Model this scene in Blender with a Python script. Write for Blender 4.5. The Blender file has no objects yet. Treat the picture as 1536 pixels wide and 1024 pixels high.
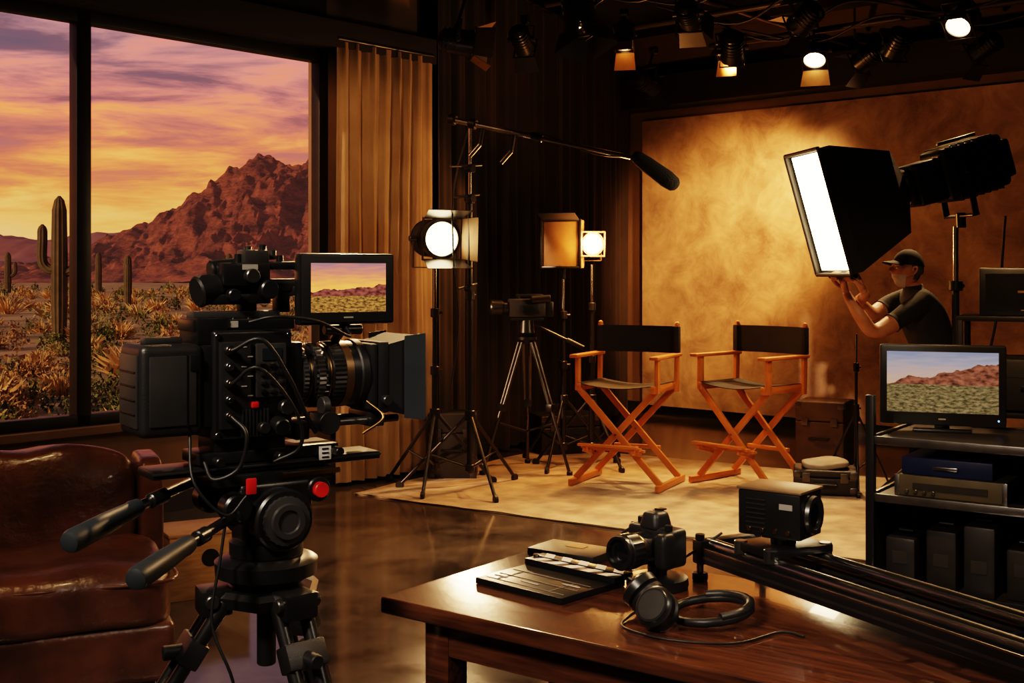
import bpy, bmesh, math, random
from mathutils import Vector, Matrix, noise, Quaternion, Euler
random.seed(7)
V=Vector
scene=bpy.context.scene
COL=scene.collection
PI=math.pi
# ---------------------------------------------------------------- materials
MATS={}
def _new(name):
    m=bpy.data.materials.new(name); m.use_nodes=True
    nt=m.node_tree; b=nt.nodes['Principled BSDF']
    MATS[name]=m
    return m,nt,b
def mat(name,c,rough=.5,metal=0,bump=0,bscale=60,spec=.5,coat=0,c2=None,scale=8,stretch=(1,1,1),detail=4,rvar=0,sheen=0,contrast=(.35,.65),em=0):
    if name in MATS: return MATS[name]
    m,nt,b=_new(name); N=nt.nodes; L=nt.links
    b.inputs['Base Color'].default_value=(*c,1)
    b.inputs['Roughness'].default_value=rough
    b.inputs['Metallic'].default_value=metal
    b.inputs['Specular IOR Level'].default_value=spec
    b.inputs['Coat Weight'].default_value=coat
    b.inputs['Sheen Weight'].default_value=sheen
    tc=N.new('ShaderNodeTexCoord')
    if c2 is None: c2=tuple(x*.7 for x in c)
    mp=N.new('ShaderNodeMapping'); mp.inputs['Scale'].default_value=stretch
    L.new(tc.outputs['Object'],mp.inputs['Vector'])
    nz=N.new('ShaderNodeTexNoise'); nz.inputs['Scale'].default_value=scale; nz.inputs['Detail'].default_value=detail
    L.new(mp.outputs[0],nz.inputs['Vector'])
    cr=N.new('ShaderNodeValToRGB')
    cr.color_ramp.elements[0].position=contrast[0]; cr.color_ramp.elements[0].color=(*c,1)
    cr.color_ramp.elements[1].position=contrast[1]; cr.color_ramp.elements[1].color=(*c2,1)
    L.new(nz.outputs['Fac'],cr.inputs[0]); L.new(cr.outputs[0],b.inputs['Base Color'])
    if rvar:
        mr=N.new('ShaderNodeMapRange'); mr.inputs['To Min'].default_value=rough-rvar; mr.inputs['To Max'].default_value=rough+rvar
        L.new(nz.outputs['Fac'],mr.inputs['Value']); L.new(mr.outputs[0],b.inputs['Roughness'])
    if bump:
        n2=N.new('ShaderNodeTexNoise'); n2.inputs['Scale'].default_value=bscale; n2.inputs['Detail'].default_value=5
        L.new(mp.outputs[0],n2.inputs['Vector'])
        bp=N.new('ShaderNodeBump'); bp.inputs['Strength'].default_value=bump; bp.inputs['Distance'].default_value=.01
        L.new(n2.outputs['Fac'],bp.inputs['Height']); L.new(bp.outputs[0],b.inputs['Normal'])
    return m
def emis(name,c,s):
    if name in MATS: return MATS[name]
    m,nt,b=_new(name)
    b.inputs['Base Color'].default_value=(*c,1)
    b.inputs['Emission Color'].default_value=(*c,1); b.inputs['Emission Strength'].default_value=s
    return m
BLK=mat('black_metal',(.017,.017,.018),.32,.2,spec=.75)
BLK2=mat('black_plastic',(.022,.022,.023),.40,0,bump=.12,bscale=400,spec=.6)
RUB=mat('rubber_black',(.016,.016,.017),.45)
GREYM=mat('grey_metal',(.16,.155,.15),.30,.85)
STEEL=mat('steel',(.55,.54,.52),.25,1)
DGREY=mat('dark_grey_plastic',(.045,.044,.044),.40)
BLUEG=mat('slate_grip',(.036,.046,.056),.45)
RED=mat('red_plastic',(.7,.02,.02),.4)
WHITE=mat('white_paint',(.88,.86,.83),.5)
OAK=mat('oak_orange',(.64,.24,.06),.38,c2=(.46,.15,.03),scale=6,stretch=(1,1,6),bump=.05,coat=.2)
TABLE=mat('table_wood',(.115,.044,.021),.20,c2=(.045,.017,.009),scale=5,stretch=(1.2,14,14),bump=.04,bscale=12,coat=.3,rvar=.05,detail=8)
LEATH=mat('leather_brown',(.14,.054,.030),.34,c2=(.058,.022,.013),scale=5,bump=.5,bscale=24,coat=.12,rvar=.08,detail=6)
CANV=mat('canvas_black',(.018,.016,.015),.85,bump=.2,bscale=300)
GOLD=mat('brass_ring',(.45,.27,.10),.3,1)
GLASSD=mat('lens_glass',(.006,.008,.014),.04,0,spec=1,coat=1)
BROWNB=mat('barn_brown',(.24,.15,.08),.5,.3)
PELI=mat('case_black',(.022,.020,.018),.5,bump=.1,bscale=40)
CASEB=mat('case_brown',(.08,.05,.03),.55)
BLUE=mat('case_blue',(.02,.035,.13),.45)
PAPER=mat('paper',(.38,.33,.27),.7)
CHALK=mat('chalk_print',(.38,.36,.33),.7)
FAINT=mat('faint_print',(.16,.15,.14),.6)
PINE=mat('pine_ply',(.45,.27,.12),.5,c2=(.33,.18,.07),stretch=(1,1,8))
PIPE=mat('pipe_dark',(.050,.039,.032),.45,.3)
# ---------------------------------------------------------------- mesh helpers
class G:
    def __init__(s,name,loc=(0,0,0),rz=0,M=None):
        s.e=bpy.data.objects.new(name,None); COL.objects.link(s.e)
        s.e.empty_display_size=.1
        s.M=M if M is not None else Matrix.Translation(V(loc))@Matrix.Rotation(rz,4,'Z')
        s.e.matrix_world=s.M
        s.inv=s.M.inverted()
    def w(s,p): return s.inv@V(p)
def lookM(loc,xdir):
    x=V(xdir).normalized(); y=V((0,0,1)).cross(x).normalized(); z=x.cross(y)
    M=Matrix((x,y,z)).transposed().to_4x4(); M.translation=V(loc); return M
def fin(me,parent,name,m,smooth=True,angle=35,M=None):
    if smooth:
        for p in me.polygons: p.use_smooth=True
        try: me.set_sharp_from_angle(angle=math.radians(angle))
        except Exception: pass
    o=bpy.data.objects.new(name,me); COL.objects.link(o)
    if m: 
        if not me.materials: me.materials.append(m)
    if M is not None: o.matrix_local=M
    if parent is not None:
        o.parent=parent.e
        o.matrix_parent_inverse=Matrix()
        if M is not None: o.matrix_local=M
    return o
def pyd(parent,name,vs,fs,m,smooth=True,angle=35,M=None):
    me=bpy.data.meshes.new(name); me.from_pydata([tuple(v) for v in vs],[],fs); me.update()
    return fin(me,parent,name,m,smooth,angle,M)
def box(parent,name,size,loc,m,rot=(0,0,0),bev=.004,seg=2,taper=None):
    bm=bmesh.new(); bmesh.ops.create_cube(bm,size=1)
    for v in bm.verts:
        v.co=V((v.co.x*size[0],v.co.y*size[1],v.co.z*size[2]))
        if taper and v.co.z>0: v.co.x*=taper; v.co.y*=taper
    b=min(bev,min(size)*.45)
    if b>0: bmesh.ops.bevel(bm,geom=bm.edges[:],offset=b,segments=seg,profile=.6,affect='EDGES')
    me=bpy.data.meshes.new(name); bm.to_mesh(me); bm.free()
    M=Matrix.Translation(V(loc))@Euler(rot).to_matrix().to_4x4()
    return fin(me,parent,name,m,True,40,M)
def lathe(parent,name,prof,m,p0,axis,seg=32,teeth=None):
    a=V(axis).normalized(); q=a.to_track_quat('Z','Y'); vs=[];fs=[]
    n=len(prof)
    for i,(t,r) in enumerate(prof):
        for k in range(seg):
            th=2*PI*k/seg; rr=r
            if teeth and teeth[0]<=i<=teeth[1] and k%2: rr=r*.965
            vs.append(V(p0)+q@V((rr*math.cos(th),rr*math.sin(th),t)))
    for i in range(n-1):
        for k in range(seg):
            k2=(k+1)%seg
            fs.append((i*seg+k,i*seg+k2,(i+1)*seg+k2,(i+1)*seg+k))
    fs.append(tuple(reversed(range(seg)))); fs.append(tuple((n-1)*seg+k for k in range(seg)))
    return pyd(parent,name,vs,fs,m,True,32)
def rod(parent,name,p1,p2,r,m,r2=None,seg=16):
    p1=V(p1);p2=V(p2); d=(p2-p1); l=d.length; r2=r if r2 is None else r2
    b=min(r*.15,l*.1,.004)
    return lathe(parent,name,[(0,r-b),(b,r),(l-b,r2),(l,r2-b)],m,p1,d,seg)
def beam(parent,name,p1,p2,w,h,m,up=(0,0,1),bev=.003):
    p1=V(p1);p2=V(p2); x=(p2-p1); l=x.length; x.normalize()
    y=V(up).cross(x)
    if y.length<1e-3: y=V((0,1,0))
    y.normalize(); z=x.cross(y)
    M=Matrix((x,y,z)).transposed().to_4x4(); M.translation=(p1+p2)/2
    o=box(parent,name,(l,w,h),(0,0,0),m,bev=bev); o.matrix_local=M
    return o
def crom(pts,n=6):
    P=[V(p) for p in pts]; P=[P[0]*2-P[1]]+P+[P[-1]*2-P[-2]]; out=[]
    for i in range(1,len(P)-2):
        for k in range(n):
            t=k/n; a,b,c,d=P[i-1],P[i],P[i+1],P[i+2]
            out.append(.5*((2*b)+(c-a)*t+(2*a-5*b+4*c-d)*t*t+(3*b-a-3*c+d)*t**3))
    out.append(P[-2]); return out
def sweepdata(pts,rad,seg=10,ribs=0):
    P=[V(p) for p in pts]; n=len(P)
    if not isinstance(rad,(list,tuple)): rad=[rad]*n
    T=[(P[min(i+1,n-1)]-P[max(i-1,0)]).normalized() for i in range(n)]
    u=T[0].orthogonal().normalized(); vs=[];fs=[]
    for i in range(n):
        if i: u=(u-T[i]*u.dot(T[i])).normalized()
        w=T[i].cross(u)
        for k in range(seg):
            th=2*PI*k/seg; r=rad[i]*(1+(.09*math.cos(ribs*th) if ribs else 0))
            vs.append(P[i]+(u*math.cos(th)+w*math.sin(th))*r)
    for i in range(n-1):
        for k in range(seg):
            k2=(k+1)%seg; fs.append((i*seg+k,i*seg+k2,(i+1)*seg+k2,(i+1)*seg+k))
    fs.append(tuple(reversed(range(seg)))); fs.append(tuple((n-1)*seg+k for k in range(seg)))
    return vs,fs
def sweep(parent,name,pts,rad,m,seg=10,ribs=0,cr=0):
    if cr: pts=crom(pts,cr)
    vs,fs=sweepdata(pts,rad,seg,ribs)
    return pyd(parent,name,vs,fs,m,True,60)
def cable(parent,name,pts,r=.003,m=None): return sweep(parent,name,pts,r,m or RUB,8,0,7)
def pillow(parent,name,size,loc,m,rot=(0,0,0),n=5,res=14,sag=0):
    bm=bmesh.new(); bmesh.ops.create_cube(bm,size=2)
    bmesh.ops.subdivide_edges(bm,edges=bm.edges[:],cuts=res,use_grid_fill=True)
    for v in bm.verts:
        x,y,z=v.co; s=(abs(x)**n+abs(y)**n+abs(z)**n)**(1/n)
        v.co=V((x/s*size[0]/2,y/s*size[1]/2,z/s*size[2]/2))
        if sag:
            v.co.z+=sag*noise.noise(V((v.co.x*5,v.co.y*5,3)))*1.0
            v.co.y+=sag*.6*noise.noise(V((v.co.x*6+9,v.co.z*6,1)))
    me=bpy.data.meshes.new(name); bm.to_mesh(me); bm.free()
    return fin(me,parent,name,m,True,80,Matrix.Translation(V(loc))@Euler(rot).to_matrix().to_4x4())
def quad(parent,name,a,b,c,d,m,uv=True):
    o=pyd(parent,name,[a,b,c,d],[(0,1,2,3)],m,False)
    l=o.data.uv_layers.new()
    for i,p in enumerate([(0,0),(1,0),(1,1),(0,1)]): l.data[i].uv=p
    return o
def sphere(parent,name,r,loc,m,scale=(1,1,1)):
    bm=bmesh.new(); bmesh.ops.create_uvsphere(bm,u_segments=24,v_segments=16,radius=r)
    for v in bm.verts: v.co=V((v.co.x*scale[0],v.co.y*scale[1],v.co.z*scale[2]))+V(loc)
    me=bpy.data.meshes.new(name); bm.to_mesh(me); bm.free(); return fin(me,parent,name,m,True,80)
def screen_mat(name,cols,ridge=.5,gnd=.42,mc=(.18,.07,.06),gc=((.25,.16,.05),(.05,.06,.02)),st=1.0,seed=0,slope=.22):
    m,nt,b=_new(name); N=nt.nodes; L=nt.links
    uv=N.new('ShaderNodeUVMap'); sp=N.new('ShaderNodeSeparateXYZ'); L.new(uv.outputs[0],sp.inputs[0])
    mps=N.new('ShaderNodeMapping'); mps.inputs['Scale'].default_value=(2,9,1); L.new(uv.outputs[0],mps.inputs['Vector'])
    ns=N.new('ShaderNodeTexNoise'); ns.inputs['Scale'].default_value=1.6; ns.inputs['Detail'].default_value=6; L.new(mps.outputs[0],ns.inputs['Vector'])
    ys=N.new('ShaderNodeMath'); ys.operation='MULTIPLY_ADD'; ys.inputs[1].default_value=.5; L.new(ns.outputs['Fac'],ys.inputs[0])
    y2=N.new('ShaderNodeMath'); y2.operation='SUBTRACT'; y2.inputs[1].default_value=.25; L.new(sp.outputs['Y'],y2.inputs[0]); L.new(y2.outputs[0],ys.inputs[2])
    cr=N.new('ShaderNodeValToRGB'); e=cr.color_ramp.elements
    e[0].position=gnd; e[0].color=(*cols[0],1); e[1].position=1; e[1].color=(*cols[-1],1)
    for i,c in enumerate(cols[1:-1]):
        k=e.new(gnd+(1-gnd)*(i+1)/(len(cols)-1)); k.color=(*c,1)
    L.new(ys.outputs[0],cr.inputs[0])
    nz=N.new('ShaderNodeTexNoise'); nz.noise_dimensions='1D'; nz.inputs['Scale'].default_value=3.2; nz.inputs['Detail'].default_value=6
    ad=N.new('ShaderNodeMath'); ad.operation='ADD'; ad.inputs[1].default_value=seed; L.new(sp.outputs['X'],ad.inputs[0]); L.new(ad.outputs[0],nz.inputs['W'])
    tx=N.new('ShaderNodeMath'); tx.operation='MULTIPLY_ADD'; tx.inputs[1].default_value=slope; tx.inputs[2].default_value=ridge-slope; L.new(sp.outputs['X'],tx.inputs[0])
    hh=N.new('ShaderNodeMath'); hh.operation='MULTIPLY_ADD'; hh.inputs[1].default_value=.3; L.new(nz.outputs['Fac'],hh.inputs[0]); L.new(tx.outputs[0],hh.inputs[2])
    lt=N.new('ShaderNodeMath'); lt.operation='LESS_THAN'; L.new(sp.outputs['Y'],lt.inputs[0]); L.new(hh.outputs[0],lt.inputs[1])
    n3=N.new('ShaderNodeTexNoise'); n3.inputs['Scale'].default_value=14; n3.inputs['Detail'].default_value=6; L.new(uv.outputs[0],n3.inputs['Vector'])
    mcr=N.new('ShaderNodeValToRGB'); mcr.color_ramp.elements[0].color=(*[x*.35 for x in mc],1); mcr.color_ramp.elements[1].color=(*[min(1,x*1.8) for x in mc],1)
    mcr.color_ramp.elements[0].position=.35; mcr.color_ramp.elements[1].position=.65; L.new(n3.outputs['Fac'],mcr.inputs[0])
    mx=N.new('ShaderNodeMixRGB'); L.new(lt.outputs[0],mx.inputs[0]); L.new(cr.outputs[0],mx.inputs[1]); L.new(mcr.outputs[0],mx.inputs[2])
    mp=N.new('ShaderNodeMapping'); mp.inputs['Scale'].default_value=(22,34,1); L.new(uv.outputs[0],mp.inputs['Vector'])
    n4=N.new('ShaderNodeTexNoise'); n4.inputs['Scale'].default_value=.8; n4.inputs['Detail'].default_value=8; n4.inputs['Roughness'].default_value=.7; L.new(mp.outputs[0],n4.inputs['Vector'])
    gr=N.new('ShaderNodeValToRGB'); gr.color_ramp.elements[0].position=.40; gr.color_ramp.elements[1].position=.62
    gr.color_ramp.elements[0].color=(*gc[1],1); gr.color_ramp.elements[1].color=(*gc[0],1); L.new(n4.outputs['Fac'],gr.inputs[0])
    l2=N.new('ShaderNodeMath'); l2.operation='LESS_THAN'; l2.inputs[1].default_value=gnd; L.new(sp.outputs['Y'],l2.inputs[0])
    m2=N.new('ShaderNodeMixRGB'); L.new(l2.outputs[0],m2.inputs[0]); L.new(mx.outputs[0],m2.inputs[1]); L.new(gr.outputs[0],m2.inputs[2])
    b.inputs['Base Color'].default_value=(.01,.01,.01,1); b.inputs['Roughness'].default_value=.25
    L.new(m2.outputs[0],b.inputs['Emission Color']); b.inputs['Emission Strength'].default_value=st
    return m
# ---------------------------------------------------------------- camera
cd=bpy.data.cameras.new('camera'); cam=bpy.data.objects.new('camera',cd); COL.objects.link(cam)
cd.sensor_width=36; cd.lens=42.2; cd.shift_y=-.0664; cam.location=(0,0,1.45); cam.rotation_euler=(PI/2,0,0)
cd.clip_end=3000; scene.camera=cam
# ---------------------------------------------------------------- world sky
w=bpy.data.worlds.new('world'); scene.world=w; w.use_nodes=True; nt=w.node_tree; N=nt.nodes; L=nt.links
bg=N['Background']; tc=N.new('ShaderNodeTexCoord'); sp=N.new('ShaderNodeSeparateXYZ'); L.new(tc.outputs['Generated'],sp.inputs[0])
cr=N.new('ShaderNodeValToRGB'); e=cr.color_ramp.elements
stops=[(0,(1.0,.46,.15)),(.04,(1.0,.43,.11)),(.075,(1.0,.30,.08)),(.105,(.85,.21,.10)),(.14,(.60,.19,.16)),(.18,(.34,.175,.19)),(.24,(.23,.165,.20)),(.5,(.13,.12,.17)),(1,(.06,.07,.12))]
e[0].position=0; e[0].color=(*stops[0][1],1); e[1].position=1; e[1].color=(*stops[-1][1],1)
for p,c in stops[1:-1]:
    k=e.new(p); k.color=(*c,1)
mp=N.new('ShaderNodeMapping'); mp.inputs['Scale'].default_value=(1.8,1.8,12); L.new(tc.outputs['Generated'],mp.inputs['Vector'])
nz=N.new('ShaderNodeTexNoise'); nz.inputs['Scale'].default_value=3.6; nz.inputs['Detail'].default_value=12; nz.inputs['Roughness'].default_value=.60; nz.inputs['Distortion'].default_value=.35; L.new(mp.outputs[0],nz.inputs['Vector'])
ma=N.new('ShaderNodeMath'); ma.operation='MULTIPLY_ADD'; ma.inputs[1].default_value=.30; L.new(nz.outputs['Fac'],ma.inputs[0])
sb=N.new('ShaderNodeMath'); sb.operation='SUBTRACT'; sb.inputs[1].default_value=.152; L.new(sp.outputs['Z'],sb.inputs[0]); L.new(sb.outputs[0],ma.inputs[2])
L.new(ma.outputs[0],cr.inputs[0])
cl=N.new('ShaderNodeValToRGB'); cl.color_ramp.elements[0].position=.43; cl.color_ramp.elements[1].position=.60
cl.color_ramp.elements[0].color=(1.35,1.12,1.08,1); cl.color_ramp.elements[1].color=(.55,.50,.55,1)
L.new(nz.outputs['Fac'],cl.inputs[0])
mr=N.new('ShaderNodeMapRange'); mr.inputs['From Min'].default_value=.03; mr.inputs['From Max'].default_value=.13; L.new(sp.outputs['Z'],mr.inputs['Value'])
ml=N.new('ShaderNodeMixRGB'); ml.blend_type='MULTIPLY'; L.new(mr.outputs[0],ml.inputs[0]); L.new(cr.outputs[0],ml.inputs[1]); L.new(cl.outputs[0],ml.inputs[2])
L.new(ml.outputs[0],bg.inputs[0]); bg.inputs[1].default_value=1.05
# ---------------------------------------------------------------- lights helpers
def spot(name,loc,target,energy,color,size=60,blend=.5,r=.06,parent=None):
    l=bpy.data.lights.new(name,'SPOT'); l.energy=energy; l.color=color; l.spot_size=math.radians(size); l.spot_blend=blend; l.shadow_soft_size=r
    o=bpy.data.objects.new(name,l); COL.objects.link(o)
    d=V(target)-V(loc); Mw=Matrix.Translation(V(loc))@d.to_track_quat('-Z','Y').to_matrix().to_4x4()
    if parent: o.parent=parent.e; o.matrix_local=parent.inv@Mw
    else: o.matrix_world=Mw
    return o
sl=bpy.data.lights.new('sun','SUN'); sl.energy=2.7; sl.color=(1,.58,.34); sl.angle=.02
so=bpy.data.objects.new('sun',sl); COL.objects.link(so); so.rotation_euler=V((.78,.62,-.26)).to_track_quat('-Z','Y').to_euler()
# ---------------------------------------------------------------- room shell
A=math.radians(48); U=V((math.cos(A),math.sin(A),0)); VV=V((math.sin(A),-math.cos(A),0))
def uv(u,v,z=0): return U*u+VV*v+V((0,0,z))
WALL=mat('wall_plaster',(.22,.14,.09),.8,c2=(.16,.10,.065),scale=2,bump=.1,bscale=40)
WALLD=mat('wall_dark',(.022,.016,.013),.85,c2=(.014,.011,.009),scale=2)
CEIL=mat('ceiling_black',(.011,.009,.008),.9)
FRAME=mat('window_bronze',(.018,.015,.013),.4,.4)
def wall(name,p1,p2,z0,z1,th,m,side=1):
    p1=V(p1);p2=V(p2);d=(p2-p1).normalized(); n=V((-d.y,d.x,0))*side*th
    vs=[]
    for z in (z0,z1):
        for p in (p1,p2,p2+n,p1+n): vs.append(V((p.x,p.y,z)))
    fs=[(3,2,1,0),(4,5,6,7),(0,1,5,4),(1,2,6,5),(2,3,7,6),(3,0,4,7)]
    return pyd(None,name,vs,fs,m,False)
uJ=5.265; vW=-6.45; H=3.9
uE=uJ-5.36
ZS,ZH=.57,2.96
P1=V((-.70,8.86,0)); P2=V((1.19,12.65,0))
uP1=P1.dot(U)
WL=G('wall_left')
def sub(o): 
    o.parent=WL.e; return o
sub(wall('below_sill',uv(uE,vW),uv(uJ,vW),0,ZS,.2,WALL))
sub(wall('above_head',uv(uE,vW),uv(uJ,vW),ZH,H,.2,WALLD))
sub(wall('near_part',uv(-2.5,vW),uv(uE,vW),0,H,.2,WALL))
sub(wall('far_part',uv(uJ,vW),uv(uP1,vW),0,H,.2,WALL))
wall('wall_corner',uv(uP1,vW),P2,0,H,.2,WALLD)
vP2=P2.dot(VV)
wall('wall_back',uv(10.19,vP2-.1),uv(10.19,3),0,H,.2,WALL)
wall('wall_right',uv(10.39,3),uv(-2.5,3),0,H,.2,WALLD)
wall('wall_front',uv(-2.5,3.2),uv(-2.5,vW-.2),0,H,.2,WALLD)
FL,nt,b=_new('floor_polished_concrete'); N=nt.nodes; L=nt.links
tc=N.new('ShaderNodeTexCoord'); n1=N.new('ShaderNodeTexNoise'); n1.inputs['Scale'].default_value=1.5; n1.inputs['Detail'].default_value=10; n1.inputs['Roughness'].default_value=.68; n1.inputs['Distortion'].default_value=.6
L.new(tc.outputs['Object'],n1.inputs['Vector']); cr=N.new('ShaderNodeValToRGB'); cr.color_ramp.elements[0].position=.38; cr.color_ramp.elements[0].color=(.028,.023,.020,1); cr.color_ramp.elements[1].position=.64; cr.color_ramp.elements[1].color=(.115,.092,.075,1)
L.new(n1.outputs['Fac'],cr.inputs[0]); L.new(cr.outputs[0],b.inputs['Base Color'])
mr=N.new('ShaderNodeMapRange'); mr.inputs['To Min'].default_value=.05; mr.inputs['To Max'].default_value=.19; L.new(n1.outputs['Fac'],mr.inputs['Value']); L.new(mr.outputs[0],b.inputs['Roughness'])
n2=N.new('ShaderNodeTexNoise'); n2.inputs['Scale'].default_value=5; L.new(tc.outputs['Object'],n2.inputs['Vector']); bp=N.new('ShaderNodeBump'); bp.inputs['Strength'].default_value=.05; bp.inputs['Distance'].default_value=.02; L.new(n2.outputs['Fac'],bp.inputs['Height']); L.new(bp.outputs[0],b.inputs['Normal'])
b.inputs['Specular IOR Level'].default_value=1.0; b.inputs['IOR'].default_value=1.6
def poly_slab(name,pts,z0,z1,m):
    n=len(pts); vs=[V((p.x,p.y,z0)) for p in pts]+[V((p.x,p.y,z1)) for p in pts]
    fs=[tuple(reversed(range(n))),tuple(range(n,2*n))]+[(i,(i+1)%n,n+(i+1)%n,n+i) for i in range(n)]
    return pyd(None,name,vs,fs,m,False)
outline=[uv(-2.7,vW-.2),uv(-2.7,3.2),uv(10.39,3.2),uv(10.39,vP2-.2),uv(10.19,vP2-.3),uv(uP1,vW-.2)]
poly_slab('floor',outline,-.15,0,FL)
poly_slab('ceiling',outline,H,H+.15,CEIL)
# window
WN=G('window_1')
def wbox(name,u0,u1,v0,v1,z0,z1,m,par=WN):
    c=uv((u0+u1)/2,(v0+v1)/2,(z0+z1)/2)
    o=box(par,name,(u1-u0,v1-v0,z1-z0),(0,0,0),m,bev=.006)
    o.matrix_local=par.inv@(Matrix.Translation(c)@Matrix.Rotation(A,4,'Z'))
    return o
v0,v1=vW-.075,vW+.015
wbox('frame_bottom',uE,uJ,v0,v1,ZS,ZS+.07,FRAME); wbox('frame_top',uE,uJ,v0,v1,ZH-.07,ZH,FRAME)
for i,uu in enumerate([uE+.05,uE+1.786,uE+3.572]): wbox('mullion_%d'%i,uu-.045,uu+.045,v0,v1,ZS,ZH,FRAME)
wbox('jamb',uJ-.075,uJ,v0,v1,ZS,ZH,FRAME)
wbox('sill_board',uE,uJ,v0,vW+.10,ZS-.04,ZS+.005,WALL)
GL,nt,b=_new('window_glass'); N=nt.nodes;L=nt.links
tr=N.new('ShaderNodeBsdfTransparent'); tr.inputs[0].default_value=(.97,.97,.97,1); L.new(tr.outputs[0],N['Material Output'].inputs[0])
wbox('glass',uE,uJ,vW-.055,vW-.05,ZS+.03,ZH-.03,GL)
wbox('trim_header',uE,uJ+.9,vW-.0,vW+.16,ZH+.02,ZH+.20,WALLD,G('trim_1'))
def base(name,p1,p2,side): return wall(name,p1,p2,0,.12,.02,BLK2,side)
base('baseboard_left',uv(-2.4,vW),uv(uP1,vW),-1); base('baseboard_back',uv(10.19,vP2),uv(10.19,3),-1)
# backdrop : muslin flat, smoky haze painted into its mottled colour
BD,nt,b=_new('backdrop_canvas_haze'); N=nt.nodes;L=nt.links
tc=N.new('ShaderNodeTexCoord'); n1=N.new('ShaderNodeTexNoise'); n1.inputs['Scale'].default_value=1.0; n1.inputs['Detail'].default_value=12; n1.inputs['Roughness'].default_value=.62; n1.inputs['Distortion'].default_value=.35
n2=N.new('ShaderNodeTexNoise'); n2.inputs['Scale'].default_value=3.2; n2.inputs['Detail'].default_value=12; n2.inputs['Roughness'].default_value=.7; n2.inputs['Distortion'].default_value=.6
L.new(tc.outputs['Object'],n1.inputs['Vector']); L.new(tc.outputs['Object'],n2.inputs['Vector'])
mxn=N.new('ShaderNodeMath'); mxn.operation='ADD'; L.new(n1.outputs['Fac'],mxn.inputs[0]); L.new(n2.outputs['Fac'],mxn.inputs[1])
hf=N.new('ShaderNodeMath'); hf.operation='MULTIPLY'; hf.inputs[1].default_value=.5; L.new(mxn.outputs[0],hf.inputs[0])
cr=N.new('ShaderNodeValToRGB'); cr.color_ramp.elements[0].position=.37; cr.color_ramp.elements[0].color=(.21,.13,.085,1); cr.color_ramp.elements[1].position=.64; cr.color_ramp.elements[1].color=(.62,.44,.29,1)
L.new(hf.outputs[0],cr.inputs[0]); L.new(cr.outputs[0],b.inputs['Base Color']); b.inputs['Roughness'].default_value=.9
bd=wall('backdrop',uv(10.17,-7.30),uv(10.17,-2.9),.10,3.02,.05,BD,-1)
DU=mat('duct_dark',(.028,.020,.016),.5)
wall('trim_2',uv(10.17,vP2+.1),uv(10.17,3),3.12,3.42,.3,DU,-1)
def curtain(name,pts,z0,z1,amp,wl,m,seed=0,irr=1.4):
    P=[V(p) for p in pts]; res=.012; S=[];
    for a,bb in zip(P[:-1],P[1:]):
        l=(bb-a).length; k=int(l/res)
        d=(bb-a)/l; n=V((-d.y,d.x,0))
        for i in range(k): S.append((a+d*(i*l/k),n))
    vs=[];fs=[]; rows=16; s=0
    for r in range(rows+1):
        t=r/rows; z=z1+(z0-z1)*t
        for i,(p,n) in enumerate(S):
            s=i*res; ph=s/wl*2*PI+irr*2.2*noise.noise(V((s*3.1,seed,t*.9)))
            a=amp*(.8+.9*noise.noise(V((s*5,seed+5,t*.4))))*(.7+.5*t)
            off=a*(math.sin(ph)+.35*math.sin(2.7*ph+seed)+.25*noise.noise(V((s*18,t*2,seed))))
            q=p+n*off; vs.append(V((q.x,q.y,z)))
    c=len(S)
    for r in range(rows):
        for i in range(c-1): fs.append((r*c+i,r*c+i+1,(r+1)*c+i+1,(r+1)*c+i))
    g=G(name); o=pyd(g,'cloth',vs,fs,m,True,120)
    rod(g,'rail',P[0]+V((0,0,z1+.02)),P[-1]+V((0,0,z1+.02)),.015,BLK)
    return g
CB=mat('curtain_beige',(.38,.26,.155),.9,c2=(.29,.19,.11),scale=3,sheen=.2,bump=.3,bscale=200)
CK=mat('curtain_black',(.032,.021,.015),.9,c2=(.020,.014,.011),scale=3,sheen=.05)
curtain('beige_curtain',[uv(uJ-.03,vW+.15),uv(uP1+.02,vW+.15)],.03,3.02,.034,.115,CB,1)
nd=(P2-P1).normalized(); nn=V((nd.y,-nd.x,0))
curtain('black_drape',[P1+nn*.16+nd*.02,P2+nn*.10-nd*.14],.03,3.75,.05,.19,CK,4,1.0)
RUG=mat('rug_wool',(.48,.35,.23),.95,c2=(.27,.19,.12),scale=6,bump=.6,bscale=120,sheen=.2,detail=8)
rg=G('area_rug',(-1.04,7.86,0),-math.atan2(.546,.838))
bm=bmesh.new(); bmesh.ops.create_grid(bm,x_segments=90,y_segments=60,size=1)
for v in bm.verts:
    x=(v.co.x+1)/2*4.2; y=(v.co.y+1)/2*2.5
    v.co=V((x+.012*noise.noise(V((y*4,0,0))),y+.012*noise.noise(V((x*4,5,0))),.012+.004*noise.noise(V((x*3,y*3,0)))))
me=bpy.data.meshes.new('pile'); bm.to_mesh(me); bm.free(); fin(me,rg,'pile',RUG)
box(rg,'backing',(4.18,2.48,.008),(2.1,1.25,.0045),RUG,bev=.002)
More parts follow.
